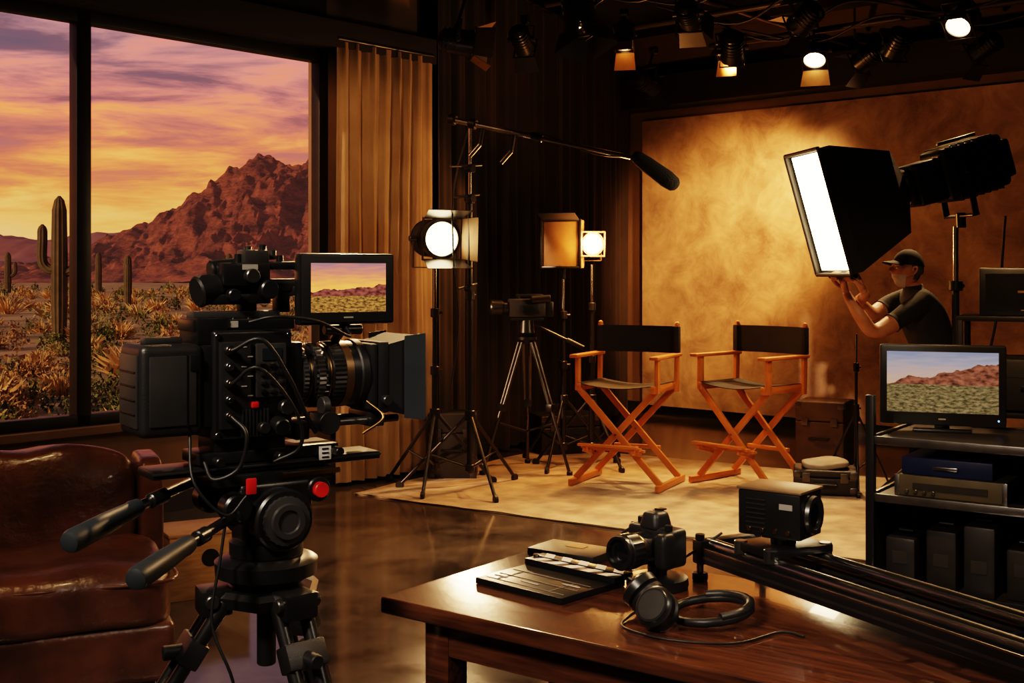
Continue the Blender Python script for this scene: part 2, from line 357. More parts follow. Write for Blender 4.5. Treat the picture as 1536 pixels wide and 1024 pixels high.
# ---------------------------------------------------------------- exterior
GR,nt,b=_new('desert_ground'); N=nt.nodes;L=nt.links
tc=N.new('ShaderNodeTexCoord'); n1=N.new('ShaderNodeTexNoise'); n1.inputs['Scale'].default_value=.30; n1.inputs['Detail'].default_value=9; n1.inputs['Roughness'].default_value=.7
L.new(tc.outputs['Object'],n1.inputs['Vector']); cr=N.new('ShaderNodeValToRGB'); e=cr.color_ramp.elements
e[0].position=.38; e[0].color=(.12,.105,.04,1); e[1].position=.60; e[1].color=(.50,.33,.17,1); k=e.new(.48); k.color=(.32,.23,.10,1)
L.new(n1.outputs['Fac'],cr.inputs[0]); L.new(cr.outputs[0],b.inputs['Base Color']); b.inputs['Roughness'].default_value=1
bm=bmesh.new(); bmesh.ops.create_grid(bm,x_segments=4,y_segments=4,size=1500)
me=bpy.data.meshes.new('ground_desert'); bm.to_mesh(me); bm.free(); g_=fin(me,None,'ground_desert',GR,False); g_.location=(0,0,-.16)
MT,nt,b=_new('mountain_rock'); N=nt.nodes;L=nt.links
tc=N.new('ShaderNodeTexCoord'); mp=N.new('ShaderNodeMapping'); mp.inputs['Scale'].default_value=(.09,.09,.26); mp.inputs['Rotation'].default_value=(.1,.25,0); L.new(tc.outputs['Object'],mp.inputs[0])
n1=N.new('ShaderNodeTexNoise'); n1.inputs['Scale'].default_value=1.2; n1.inputs['Detail'].default_value=12; n1.inputs['Roughness'].default_value=.78; L.new(mp.outputs[0],n1.inputs['Vector'])
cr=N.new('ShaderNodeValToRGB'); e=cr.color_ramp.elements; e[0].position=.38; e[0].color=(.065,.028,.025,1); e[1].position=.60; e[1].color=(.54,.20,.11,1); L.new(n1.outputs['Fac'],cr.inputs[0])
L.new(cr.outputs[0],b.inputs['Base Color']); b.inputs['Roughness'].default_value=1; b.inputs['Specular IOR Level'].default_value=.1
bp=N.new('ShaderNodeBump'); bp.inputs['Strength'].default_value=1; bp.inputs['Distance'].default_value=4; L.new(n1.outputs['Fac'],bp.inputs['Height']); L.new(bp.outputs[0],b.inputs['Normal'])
b.inputs['Emission Color'].default_value=(.34,.17,.15,1); b.inputs['Emission Strength'].default_value=.10  # small emission added to brighten the rock, which does not glow itself
def interp(tab,x):
    if x<=tab[0][0]: return tab[0][1]
    for (a,ya),(c,yc) in zip(tab[:-1],tab[1:]):
        if x<=c: return ya+(yc-ya)*(x-a)/(c-a)
    return tab[-1][1]
def mountain(name,tab,Yr,depth,x0,x1,nx,ny,seed,rough,m,fr=.034,jag=1.6):
    vs=[];fs=[]
    for j in range(ny+1):
        t=j/ny; y=Yr-depth+depth*1.3*t; tt=min(1,t*1.3)
        s=(.55*tt**1.1+.45*(1/(1+math.exp(-(tt-.72)*14)))/(1/(1+math.exp(-.28*14)))) if t*1.3<=1 else 1-(t*1.3-1)*1.8
        for i in range(nx+1):
            x=x0+(x1-x0)*i/nx
            h=interp(tab,x*Yr/max(y,1))
            wx=x+6*noise.noise(V((x*.03,y*.03,seed+9)))
            r=0;a=1;f=1
            for o in range(7):
                r+=a*(1-abs(noise.noise(V((wx*fr*f,y*fr*.45*f,seed+o)))*2.2)); a*=.58; f*=2.0
            r=r/2.3-.55
            z=h*s+ r*rough*h*(.14+.86*math.sin(min(1,tt)*PI)**.8)*(1 if s>0 else .3)
            z+=jag*noise.noise(V((x*.22,y*.1,seed)))*tt+jag*.7*noise.noise(V((x*.7,y*.3,seed)))*tt
            vs.append(V((x,y,max(-1.5,z)-.16)))
    for j in range(ny):
        for i in range(nx):
            a=j*(nx+1)+i; fs.append((a,a+1,a+nx+2,a+nx+1))
    return pyd(None,name,vs,fs,m,True,40)
tabm=[(-150,2),(-128,3),(-112,5),(-104.5,9),(-101,10.5),(-97,11.4),(-95,13),(-91,14),(-88,17),(-85,17.5),(-81,20.5),(-78,21.2),(-75,24.4),(-73,24.8),(-71,27.2),(-68,27.8),(-66,30.2),(-63.5,31.4),(-61,30),(-58,29.8),(-55,27.8),(-52.5,28.2),(-50,30),(-44,31),(-40,28),(-34,26),(-20,20),(0,15),(30,9),(70,2)]
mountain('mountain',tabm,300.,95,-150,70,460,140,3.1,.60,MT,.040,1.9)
MT2=mat('hills_far',(.34,.17,.16),1,c2=(.24,.12,.12),scale=.03)
mountain('mountain_range',[(-560,6),(-480,12),(-420,26),(-385,30),(-350,27),(-310,33),(-270,30),(-230,26),(-150,22),(0,20),(200,8)],900.,200,-600,250,200,30,9.2,.3,MT2,.012,2)
def shrubs(name,num,mode,mats,seed,smin,smax):
    rnd=random.Random(seed); vs=[];fs=[];mi=[]
    cnt=0
    while cnt<num:
        d=8+ (rnd.random()**1.6)*105
        ax=-.62+rnd.random()*.75
        x=ax*d+rnd.uniform(-.5,.5); y=d+rnd.uniform(-.5,.5)
        if x*VV.x+y*VV.y>vW-.8: continue
        q=V((x,y,0)); 
        if (q-P1).dot(nn)>-1.0 and x*U.x+y*U.y>uP1-.5: continue
        s=rnd.uniform(smin,smax)*(1.0 if d<40 else 1.35); z0=-.17; k=rnd.randrange(len(mats)); cnt+=1
        if rnd.random()<.25: s*=1.35
        if mode=='grass':
            for i in range(150 if d<30 else 50):
                a=rnd.random()*2*PI; r=rnd.random()*.25*s; lean=rnd.random()*.7*s; h=s*rnd.uniform(.35,1)*.85*(1-.4*(lean/(.75*s))**2)
                bx=x+math.cos(a)*r; by=y+math.sin(a)*r; w_=.0038*(1+d/9)
                tx=bx+math.cos(a)*lean; ty=by+math.sin(a)*lean; ca=rnd.random()*PI
                n=len(vs); vs+= [(bx-w_*math.cos(ca),by-w_*math.sin(ca),z0),(bx+w_*math.cos(ca),by+w_*math.sin(ca),z0),(bx*.6+tx*.4+w_*.7,by*.6+ty*.4,z0+h*.65),(tx,ty,z0+h)]
                fs+= [(n,n+1,n+2),(n,n+2,n+3)]; mi+=[k,k]
        else:
            for i in range(320 if d<30 else 110):
                a=rnd.random()*2*PI; b_=rnd.random()**.4; ph=rnd.random()*PI/2
                lump=1+.25*math.sin(3*a+cnt)*math.cos(2*ph)
                rx=s*.7*math.cos(ph)*b_*lump; px_=x+rx*math.cos(a); py_=y+rx*math.sin(a); pz=z0+s*.75*math.sin(ph)*(.4+.6*b_)*lump+.02
                w_=.020*(1+d/22)*rnd.uniform(.6,1.4); n=len(vs)
                for q_ in range(3): vs.append((px_+rnd.uniform(-w_,w_),py_+rnd.uniform(-w_,w_),pz+rnd.uniform(-w_,w_)*1.3))
                fs.append((n,n+1,n+2)); mi.append(k)
    me=bpy.data.meshes.new(name); me.from_pydata(vs,[],fs)
    for m in mats: me.materials.append(m)
    me.polygons.foreach_set('material_index',mi); me.update()
    fin(me,None,name,None,False)
S1=mat('grass_gold',(.64,.44,.18),.9,c2=(.48,.32,.12),scale=1); S2=mat('grass_straw',(.45,.36,.15),.9,scale=1)
S3=mat('bush_olive',(.14,.17,.05),.9,scale=1); S4=mat('bush_sage',(.27,.28,.12),.9,scale=1); S5=mat('bush_dry',(.44,.28,.12),.9,scale=1)
shrubs('desert_grass',380,'grass',[S1,S1,S2],11,.28,.62)
shrubs('desert_shrubs',460,'bush',[S3,S5,S4,S3],12,.3,.72)
SG=mat('saguaro_skin',(.10,.085,.04),.8,c2=(.07,.06,.028),scale=4)
def saguaro2(x,y,h,r,arms):
    g=G('saguaro_cactus',(x,y,-.18))
    sweep(g,'trunk',[(0,0,0),(0,0,h*.25),(0,0,h*.6),(0,0,h*.9),(0,0,h*.97),(0,0,h)],[r*.85,r,r,r*.9,r*.6,r*.15],SG,36,12)
    for i,(a,z0,out,z1) in enumerate(arms):
        c,s=math.cos(a),math.sin(a); pts=crom([(0,0,z0),(c*out*.6,s*out*.6,z0-.02),(c*out,s*out,z0+out*.45),(c*out,s*out,(z0+z1)/2+.2),(c*out,s*out,z1)],5)
        n=len(pts); rr=[r*.62]*n; rr[-1]=r*.12; rr[-2]=r*.45; rr[-3]=r*.58
        sweep(g,'arm_%d'%i,pts,rr,SG,30,10)
saguaro2(-11.2,29.7,3.55,.18,[(PI,1.75,.42,2.85),(.1,1.7,.40,2.2)])
saguaro2(-20.8,65,2.6,.20,[]); saguaro2(-42,100,3.4,.26,[(0,1.5,.6,2.6)]); saguaro2(-14.4,45,2.0,.11,[])
saguaro2(-30,62,2.2,.17,[(PI,1.0,.5,1.7)]); saguaro2(-16.5,70,2.8,.2,[(0,1.2,.5,2.0)]); saguaro2(-31,90,3.2,.22,[])
# ---------------------------------------------------------------- sofa
sx=V((.914,.406,0)).normalized(); M=Matrix((sx,V((-sx.y,sx.x,0)),V((0,0,1)))).transposed().to_4x4(); M.translation=V((-1.10,4.02,0))
sf=G('leather_sofa',M=M)
box(sf,'base',(2.3,.86,.2),(-1.17,.46,.18),LEATH,bev=.03,seg=3)
for i in range(3): 
    pillow(sf,'seat_cushion_%d'%i,(.75,.80,.22),(-.39-.74*i,.40,.36),LEATH,n=5.5,sag=.03)
    pillow(sf,'back_cushion_%d'%i,(.73,.25,.44),(-.44-.73*i,.74,.57),LEATH,rot=(-.2,0,0),n=4.5,sag=.03)
    pp_=[(-.39-.74*i+.355*cx,.40+.38*cy,.425) for cx,cy in ((-1,-1),(0,-1.02),(1,-1),(1.02,0),(1,1))]
    cable(sf,'piping_%d'%i,pp_,.006,LEATH)
pillow(sf,'back_frame',(2.3,.2,.66),(-1.17,.93,.42),LEATH,n=7)
pillow(sf,'arm_left',(.22,.95,.58),(-2.4,.47,.33),LEATH,n=6)
pillow(sf,'side_wing',(.10,.34,.64),(-.02,.82,.42),LEATH,n=7)
for i,(x,y) in enumerate([(-.1,.1),(-.1,.85),(-2.25,.1),(-2.25,.85)]): rod(sf,'foot_%d'%i,(x,y,.0),(x,y,.09),.025,BLK)
cg=G('wooden_apple_box',(-1.42,5.5,0),.5)
box(cg,'panel_front',(.36,.015,.28),(0,-.14,.14),PINE); box(cg,'panel_back',(.36,.015,.28),(0,.14,.14),PINE)
box(cg,'panel_l',(.015,.27,.28),(-.172,0,.14),PINE); box(cg,'panel_r',(.015,.27,.28),(.172,0,.14),PINE); box(cg,'top',(.37,.3,.016),(0,0,.288),PINE)
rod(cg,'hand_hole',(0,-.149,.18),(0,-.146,.18),.04,BLK)
# ---------------------------------------------------------------- table
fd=V((.8,-.6,0)); tM=Matrix((fd,V((.6,.8,0)),V((0,0,1)))).transposed().to_4x4(); tM.translation=V((-.286,2.6,0))
tb=G('wooden_table',M=tM)
box(tb,'top',(1.95,.62,.035),(.975,.31,.7325),TABLE,bev=.006,seg=3)
box(tb,'apron_front',(1.75,.02,.08),(.975,.06,.675),TABLE); box(tb,'apron_back',(1.75,.02,.08),(.975,.56,.675),TABLE)
box(tb,'apron_l',(.02,.5,.08),(.10,.31,.675),TABLE); box(tb,'apron_r',(.02,.5,.08),(1.85,.31,.675),TABLE)
for i,(x,y) in enumerate([(.12,.08),(.12,.54),(1.83,.08),(1.83,.54)]): box(tb,'leg_%d'%i,(.065,.065,.715),(x,y,.3575),TABLE,bev=.004)
SLB=mat('slate_board',(.012,.012,.013),.30)
def slate(name,loc,rz,w_,h_,open_=0,z=.7505):
    g=G(name,(loc[0],loc[1],z),rz)
    box(g,'board',(w_,h_,.014),(0,0,.007),SLB,bev=.002)
    for i in range(3): box(g,'line_%d'%i,(w_*.9,.0018,.0008),(0,-h_*.40+.045*i,.0147),FAINT,bev=0)
    for i,x in enumerate((-.16,.14)): box(g,'vline_%d'%i,(.0018,h_*.40,.0008),(x*w_/.5,-h_*.2,.0147),FAINT,bev=0)
    for i,(x,y,l) in enumerate(((-.36,-.28,.04),(-.02,-.28,.05),(.30,-.08,.05))): 
        box(g,'text_%d'%i,(l,.006,.0008),(w_*x,h_*y,.0147),CHALK,bev=0)
    return g
sl1=slate('clapperboard',(.085,2.70),math.radians(-43.7),.26,.215)
for nm,yy,zz in (('stick_lower',.078,.020),('stick_upper',.112,.022)):
    box(sl1,nm,(.272,.032,.014),(0,yy,zz),SLB,bev=.002)
for i in range(5):
    x=-.100+.052*i
    for j,(yy,sk,zt) in enumerate(((.078,.010,.0275),(.112,-.010,.0295))):
        pyd(sl1,'stripe_%d_%d'%(i,j),[(x-.013-sk,yy-.0155,zt),(x+.015-sk,yy-.0155,zt),(x+.015+sk,yy+.0155,zt),(x-.013+sk,yy+.0155,zt)],[(0,1,2,3)],WHITE,False)
rod(sl1,'hinge',(-.128,.095,.01),(-.128,.095,.033),.008,STEEL)
sl2=G('script_folder',(.150,2.975,.7505),math.radians(-35))
box(sl2,'cover',(.19,.12,.020),(0,0,.010),BLK2,bev=.003); box(sl2,'label',(.05,.03,.001),(0,.02,.0204),mat('label_amber',(.5,.28,.1),.5),bev=0)
# ---------------------------------------------------------------- DSLR on mount
ds=G('dslr_camera',M=lookM((.325,2.69,.844),(-.75,-.66,0)))
box(ds,'body',(.055,.135,.085),(0,0,0),BLK2,bev=.014,seg=4)
pillow(ds,'grip',(.045,.034,.08),(.035,.055,-.002),RUB,n=4)
box(ds,'pentaprism',(.06,.058,.04),(.002,-.002,.055),BLK2,bev=.012,seg=3,taper=.75)
box(ds,'hot_shoe',(.02,.02,.004),(-.012,0,.077),STEEL,bev=.001)
rod(ds,'mode_dial',(-.005,-.045,.04),(-.005,-.045,.056),.013,BLK); rod(ds,'shutter',(.02,.052,.04),(.02,.052,.053),.009,BLK)
lathe(ds,'lens',[(0,.033),(.01,.034),(.012,.036),(.04,.036),(.042,.034),(.05,.034),(.052,.039),(.085,.040),(.087,.037),(.097,.038),(.1,.036),(.1,.030),(.09,.028)],BLK,(.026,0,-.002),(1,0,0),40,(5,7))
lathe(ds,'front_glass',[(0,.029),(.004,.022),(.006,.008)],GLASSD,(.112,0,-.002),(1,0,0))
lathe(ds,'ring',[(0,.0365),(.004,.0365)],GOLD,(.071,0,-.002),(1,0,0),40)
box(ds,'strap_lug',(.01,.012,.02),(0,-.07,.03),STEEL,bev=.002)
cable(ds,'strap',[(0,-.074,.03),(.02,-.11,-.01),(.01,-.10,-.06),(-.02,-.085,-.085),(-.05,-.12,-.09)],.003)
dm=G('camera_turntable_mount',(.325,2.685,.7505))
lathe(dm,'base',[(0,.068),(.006,.07),(.022,.068),(.026,.055),(.027,.03)],BLK,(0,0,0),(0,0,1),40); rod(dm,'post',(0,0,.02),(0,0,.050),.022,BLK)
# headphones
hp=G('headphones',(0,0,0))
hb=[]
for i in range(15):
    a=math.radians(-150+300*i/14); hb.append((.400+.080*math.cos(a),2.42+.085*math.sin(a),.772+.010*math.cos(a)))
sweep(hp,'headband',hb,.009,RUB,12); sweep(hp,'headband_pad',[(x,y,z+.008) for x,y,z in hb[3:12]],.009,BLK2,10)
for i,(x,y,s) in enumerate(((.290,2.360,-1),(.275,2.475,1))):
    lathe(hp,'ear_cup_%d'%i,[(0,.028),(.006,.040),(.022,.042),(.026,.036),(.03,.034)],BLK,(x,y,.788),(-.5,.5*s,.45),32)
    lathe(hp,'ear_pad_%d'%i,[(0,.024),(.004,.038),(.012,.040),(.018,.034)],RUB,V((x,y,.788))-V((-.5,.5*s,.45)).normalized()*.016,(-.5,.5*s,.45),32)
    lathe(hp,'ear_ring_%d'%i,[(0,.030),(.002,.030)],GREYM,V((x,y,.788))+V((-.5,.5*s,.45)).normalized()*.029,(-.5,.5*s,.45),32)
    cable(hp,'yoke_%d'%i,[(x,y,.80),(x+.02,y+.0*s,.79),hb[0 if s<0 else -1]],.005,STEEL)
cable(hp,'cord',[(.28,2.475,.765),(.24,2.44,.7545),(.22,2.36,.7545),(.30,2.28,.7545),(.42,2.26,.7545),(.52,2.33,.7545),(.56,2.30,.7545)],.0025)
# ---------------------------------------------------------------- slider
sd=V((.46,-.888,0)); sM=Matrix((sd,V((.888,.46,0)),V((0,0,1)))).transposed().to_4x4(); sM.translation=V((.50,2.80,0))
sr=G('camera_slider',M=sM)
for i,y in enumerate((-.065,.065)):
    rod(sr,'rail_%d'%i,(.02,y,.832),(1.25,y,.832),.014,STEEL,seg=24)
    box(sr,'side_profile_%d'%i,(1.22,.024,.034),(.635,y*1.28,.808),BLK,bev=.004)
    box(sr,'profile_edge_%d'%i,(1.2,.004,.004),(.635,y*1.28-.010,.8255),STEEL,bev=.001)
    box(sr,'profile_groove_%d'%i,(1.2,.002,.006),(.635,y*1.28-.0125,.806),GREYM,bev=0)
box(sr,'center_bed',(1.2,.05,.016),(.635,0,.80),BLK,bev=.003); box(sr,'belt',(1.2,.012,.003),(.635,0,.815),RUB,bev=.001)
for i in range(9): box(sr,'crossbar_%d'%i,(.012,.13,.010),(.09+.135*i,0,.803),DGREY,bev=.002)
for i,x in enumerate((.02,1.25)):
    box(sr,'end_block_%d'%i,(.035,.20,.055),(x,0,.815),BLK,bev=.006)
    for j,y in enumerate((-.09,.09)):
        rod(sr,'foot_post_%d%d'%(i,j),(x,y,.765),(x,y,.80),.008,STEEL); rod(sr,'foot_%d%d'%(i,j),(x,y,.7505),(x,y,.768),.018,RUB)
        rod(sr,'knob_%d%d'%(i,j),(x,y,.842),(x,y,.856),.011,BLK)
box(sr,'carriage',(.13,.17,.018),(.20,0,.855),BLK,bev=.004)
for i in range(4): rod(sr,'roller_%d'%i,(.15+.1*(i%2),-.075+.15*(i//2),.835),(.15+.1*(i%2),-.075+.15*(i//2),.866),.015,GREYM)
rod(sr,'ball_mount',(.20,0,.862),(.20,0,.876),.028,BLK)
cable(sr,'cable',[(.05,-.05,.86),(.0,-.12,.80),(-.05,-.16,.758),(.02,-.25,.756),(.1,-.30,.756)],.003)
bx=G('box_camera',(.585,2.622,.932),math.radians(-38))
box(bx,'body',(.145,.110,.098),(0,0,0),BLK,bev=.005)
box(bx,'top_plate',(.151,.116,.006),(0,0,.052),mat('top_lit_amber',(.34,.21,.11),.4,.5),bev=.002)  # amber light on the camera's top put into this plate's colour
for i in range(7): box(bx,'vent_%d'%i,(.045,.003,.003),(-.03,-.056,.03-.01*i),GREYM,bev=0)
box(bx,'label',(.03,.002,.012),(.04,-.056,.02),CHALK,bev=0)
lathe(bx,'side_mount',[(0,.04),(.004,.042),(.012,.040),(.012,.03),(.006,.028)],GREYM,(.0725,0,0),(1,0,0)); rod(bx,'sensor',(.074,0,0),(.080,0,0),.026,GLASSD)
for i in range(4): rod(bx,'port_%d'%i,(-.045+.03*i,-.055,-.035),(-.045+.03*i,-.059,-.035),.005,GOLD)
box(bx,'foot',(.06,.06,.010),(0,0,-.052),BLK)
# ---------------------------------------------------------------- CINEMA CAMERA
al=math.radians(35); cc=G('cinema_camera',(-.472,2.307,0),al)
SCR=screen_mat('screen_sunset',[(1,.46,.09),(1.0,.33,.07),(.62,.18,.10),(.26,.13,.15)],ridge=.42,gnd=.33,mc=(.14,.04,.03),gc=((.42,.20,.05),(.035,.02,.008)),st=1.15,seed=.3,slope=.16)
box(cc,'battery',(.115,.125,.165),(-.205,0,1.240),BLK2,bev=.016,seg=4)
box(cc,'battery_panel',(.004,.10,.13),(-.264,0,1.24),DGREY,bev=.002); box(cc,'battery_side_panel',(.085,.004,.125),(-.205,-.0635,1.24),DGREY,bev=.004)
box(cc,'battery_handle',(.07,.03,.012),(-.205,0,1.328),DGREY,bev=.004)
for i in range(4): box(cc,'batt_rib_%d'%i,(.003,.085,.002),(-.267,0,1.20+.025*i),BLK,bev=0)
box(cc,'battery_seam',(.002,.003,.13),(-.180,-.0655,1.24),BLK,bev=0)
box(cc,'battery_latch',(.018,.006,.03),(-.165,-.065,1.29),BLK,bev=.002)
box(cc,'battery_mount',(.022,.11,.15),(-.138,0,1.245),BLK,bev=.004)
box(cc,'body',(.155,.125,.20),(-.052,0,1.245),BLK,bev=.007,seg=3)
box(cc,'io_panel',(.06,.012,.16),(-.09,-.066,1.245),BLK2,bev=.003)
box(cc,'control_panel',(.06,.010,.10),(-.02,-.066,1.27),DGREY,bev=.003)
box(cc,'status_lcd',(.038,.002,.022),(-.02,-.072,1.30),mat('lcd',(.02,.03,.04),.2),bev=0)
for r in range(4):
    for c in range(3): box(cc,'button_%d_%d'%(r,c),(.010,.006,.008),(-.038+.018*c,-.073,1.280-.016*r),GREYM if (r+c)%3 else BLK,bev=.002)
for i in range(6): box(cc,'micro_label_%d'%i,(.010,.0012,.002),(-.075+.012*(i%2),-.0728,1.315-.018*i),CHALK,bev=0)
for i,(x,z) in enumerate(((-.122,1.335),(.018,1.335),(-.122,1.155),(.018,1.155))): rod(cc,'body_bolt_%d'%i,(x,-.062,z),(x,-.066,z),.005,STEEL)
for i in range(5): rod(cc,'port_%d'%i,(-.105,-.07,1.31-.03*i),(-.105,-.083,1.31-.03*i),.009,BLK); 
for i in range(5): rod(cc,'port_pin_%d'%i,(-.105,-.083,1.31-.03*i),(-.105,-.087,1.31-.03*i),.005,STEEL if i%2 else GOLD)
for i in range(8): box(cc,'vent_%d'%i,(.004,.008,.05),(-.078+.007*i,-.071,1.175),RUB,bev=.001)
box(cc,'rec_button',(.014,.008,.012),(-.055,-.075,1.208),RED,bev=.003)
rod(cc,'menu_dial',(.005,-.07,1.20),(.005,-.088,1.20),.014,GREYM); rod(cc,'knob_a',(-.01,-.07,1.17),(-.01,-.10,1.165),.016,BLK); rod(cc,'knob_b',(-.04,-.07,1.165),(-.04,-.09,1.165),.011,RUB)
box(cc,'front_mount_block',(.03,.11,.14),(.036,0,1.25),BLK,bev=.006)
box(cc,'top_plate',(.20,.085,.022),(-.06,0,1.355),BLK,bev=.004); box(cc,'top_rail',(.17,.04,.014),(-.07,-.01,1.373),DGREY,bev=.003)
for i in range(6): rod(cc,'top_screw_%d'%i,(-.14+.03*i,-.035,1.366),(-.14+.03*i,-.035,1.369),.004,STEEL)
box(cc,'badge',(.05,.002,.012),(-.10,-.0435,1.356),CHALK,bev=0)
box(cc,'rear_module',(.06,.10,.05),(-.125,0,1.345),BLK,bev=.006)
box(cc,'handle_post',(.03,.03,.05),(-.04,0,1.40),BLK); box(cc,'handle_post_b',(.025,.03,.05),(.03,0,1.40),BLK)
box(cc,'handle_bar',(.17,.034,.03),(-.015,0,1.425),RUB,bev=.010,seg=3)
box(cc,'viewfinder',(.095,.06,.045),(-.055,-.01,1.448),BLK,bev=.008)
rod(cc,'eyepiece',(-.10,-.01,1.425),(-.145,-.015,1.415),.026,RUB,r2=.030); box(cc,'vf_top',(.05,.045,.03),(-.03,-.005,1.480),DGREY,bev=.006)
rod(cc,'vf_knob_1',(-.05,-.04,1.445),(-.05,-.058,1.445),.014,GREYM); rod(cc,'vf_knob_2',(-.02,-.04,1.42),(-.02,-.066,1.42),.018,BLK); rod(cc,'vf_knob_3',(-.085,-.035,1.41),(-.085,-.055,1.41),.012,BLK)
for i,(x,z) in enumerate([(-.06,1.487),(-.04,1.502),(-.01,1.505),(.01,1.495),(.025,1.485)]): rod(cc,'vf_screw_%d'%i,(x,-.005,z-.018),(x,-.005,z),.007,GREYM if i%2 else BLK)
box(cc,'vf_arm',(.08,.02,.016),(.03,-.02,1.465),BLK); rod(cc,'vf_barrel',(-.11,.01,1.455),(-.02,.01,1.465),.019,BLK)
box(cc,'vf_base',(.12,.05,.02),(-.065,-.01,1.402),BLK,bev=.005); box(cc,'vf_label',(.03,.002,.01),(-.05,-.041,1.462),CHALK,bev=0)
mz=1.420; my=-.055
box(cc,'monitor_shell',(.205,.026,.138),(.140,my,mz),BLK,bev=.006)
box(cc,'monitor_bezel',(.196,.003,.128),(.140,my-.0135,mz),BLK2,bev=.002)
quad(cc,'monitor_screen',(.060,my-.0155,mz-.045),(.222,my-.0155,mz-.045),(.222,my-.0155,mz+.050),(.060,my-.0155,mz+.050),SCR)
box(cc,'monitor_logo',(.02,.001,.003),(.14,my-.0155,mz-.055),CHALK,bev=0)
beam(cc,'monitor_arm',(.10,-.03,1.43),(.03,0,1.41),.018,.018,BLK); rod(cc,'monitor_bracket',(.14,my,1.352),(.14,-.01,1.318),.010,BLK)
rod(cc,'monitor_hinge',(.10,my+.01,1.34),(.18,my+.01,1.34),.010,GREYM)
# lens
LZ=1.251
LP=[(0,.048),(.010,.050),(.012,.056),(.025,.056),(.027,.053),(.036,.053),(.038,.061),(.062,.061),(.064,.057),(.072,.057),(.074,.063),(.105,.063),(.107,.058),(.116,.058),(.118,.065),(.14,.065),(.145,.061)]
lathe(cc,'lens_barrel',LP,BLK,(.040,0,LZ),(1,0,0),72,(6,7))
lathe(cc,'focus_ring',[(0,.0652),(.024,.0652)],RUB,(.116,0,LZ),(1,0,0),90,(0,1)); lathe(cc,'iris_gear',[(0,.060),(.010,.060)],DGREY,(.053,0,LZ),(1,0,0),90,(0,1))
lathe(cc,'zoom_gear',[(0,.0637),(.014,.0637)],GREYM,(.083,0,LZ),(1,0,0),90,(0,1))
lathe(cc,'brown_ring',[(0,.0655),(.016,.0655)],mat('lens_bronze',(.24,.15,.08),.35,.8),(.141,0,LZ),(1,0,0),60)
lathe(cc,'gold_ring',[(0,.0600),(.003,.0600)],GOLD,(.108,0,LZ),(1,0,0),48); lathe(cc,'gold_ring_b',[(0,.0545),(.002,.0545)],GOLD,(.070,0,LZ),(1,0,0),48)
for i in range(12): 
    a=math.radians(-165+12*i); box(cc,'scale_%d'%i,(.007,.001,.0022),(.101,.0635*math.cos(a),LZ+.0635*math.sin(a)),CHALK,rot=(a+PI/2,0,0),bev=0)
box(cc,'follow_focus_body',(.03,.05,.035),(.09,-.055,1.165),BLK,bev=.005); rod(cc,'follow_focus_wheel',(.09,-.08,1.165),(.09,-.092,1.165),.022,RUB,seg=32); rod(cc,'follow_focus_gear',(.085,-.06,1.195),(.100,-.06,1.195),.018,DGREY,seg=32)
def frus(parent,name,x0,x1,w0,h0,w1,h1,z,m,th=.006):
    vs=[]
    for x,w_,h_ in ((x0,w0,h0),(x1,w1,h1),(x1,w1-th,h1-th),(x0,w0-th,h0-th)):
        for sy,sz in ((-1,-1),(1,-1),(1,1),(-1,1)): vs.append((x,sy*w_/2,z+sz*h_/2))
    fs=[]
    for r in range(3):
        for k in range(4): fs.append((r*4+k,r*4+(k+1)%4,(r+1)*4+(k+1)%4,(r+1)*4+k))
    for k in range(4): fs.append((12+k,12+(k+1)%4,(k+1)%4,k))
    return pyd(parent,name,vs,fs,m,False)
lathe(cc,'matte_donut',[(0,.064),(.004,.068),(.018,.068),(.022,.064)],RUB,(.172,0,LZ),(1,0,0),40)
MBX=mat('matte_box_black',(.010,.010,.011),.6)
box(cc,'matte_back_frame',(.018,.128,.132),(.200,0,1.246),MBX,bev=.008)
box(cc,'matte_filter_stage',(.022,.134,.142),(.221,0,1.244),MBX,bev=.005)
frus(cc,'matte_hood',.230,.298,.128,.132,.150,.166,1.243,MBX)
for s in (-1,1):
    pyd(cc,'side_flag_%d'%s,[(.262,s*.074,1.162),(.306,s*.080,1.156),(.306,s*.080,1.330),(.262,s*.074,1.326),(.262,s*.077,1.162),(.306,s*.083,1.156),(.306,s*.083,1.330),(.262,s*.077,1.326)],[(0,1,2,3),(7,6,5,4),(0,4,5,1),(1,5,6,2),(2,6,7,3),(3,7,4,0)],BLUEG if s<0 else BLK,False)
rod(cc,'matte_knob',(.221,-.068,1.20),(.221,-.083,1.20),.010,GREYM)
for i,y in enumerate((-.032,.032)): rod(cc,'rail_rod_%d'%i,(-.02,y,1.158),(.27,y,1.158),.0075,GREYM)
box(cc,'rod_clamp',(.03,.10,.03),(.215,0,1.16),BLK); box(cc,'riser',(.14,.09,.035),(-.05,0,1.135),BLK,bev=.005); box(cc,'rod_block',(.03,.11,.035),(.05,0,1.15),BLK)
box(cc,'bridge_plate',(.28,.095,.022),(-.01,0,1.110),BLK,bev=.004); box(cc,'dovetail',(.46,.085,.016),(-.005,0,1.088),BLK,bev=.004)
box(cc,'dovetail_edge',(.46,.004,.004),(-.005,-.044,1.090),GREYM,bev=.001)
for i in range(3): rod(cc,'plate_lever_%d'%i,(-.12+.12*i,-.05,1.106),(-.12+.12*i,-.075,1.106),.009,BLK)
box(cc,'plate_label',(.025,.002,.026),(.10,-.049,1.103),WHITE,bev=0)
for i in range(3): box(cc,'plate_label_print_%d'%i,(.014,.001,.003),(.10,-.0505,1.111-.008*i),BLK,bev=0)
cable(cc,'cable_1',[(-.105,-.088,1.19),(-.09,-.12,1.16),(-.10,-.11,1.10),(-.14,-.09,1.08),(-.15,-.07,1.11)],.004)
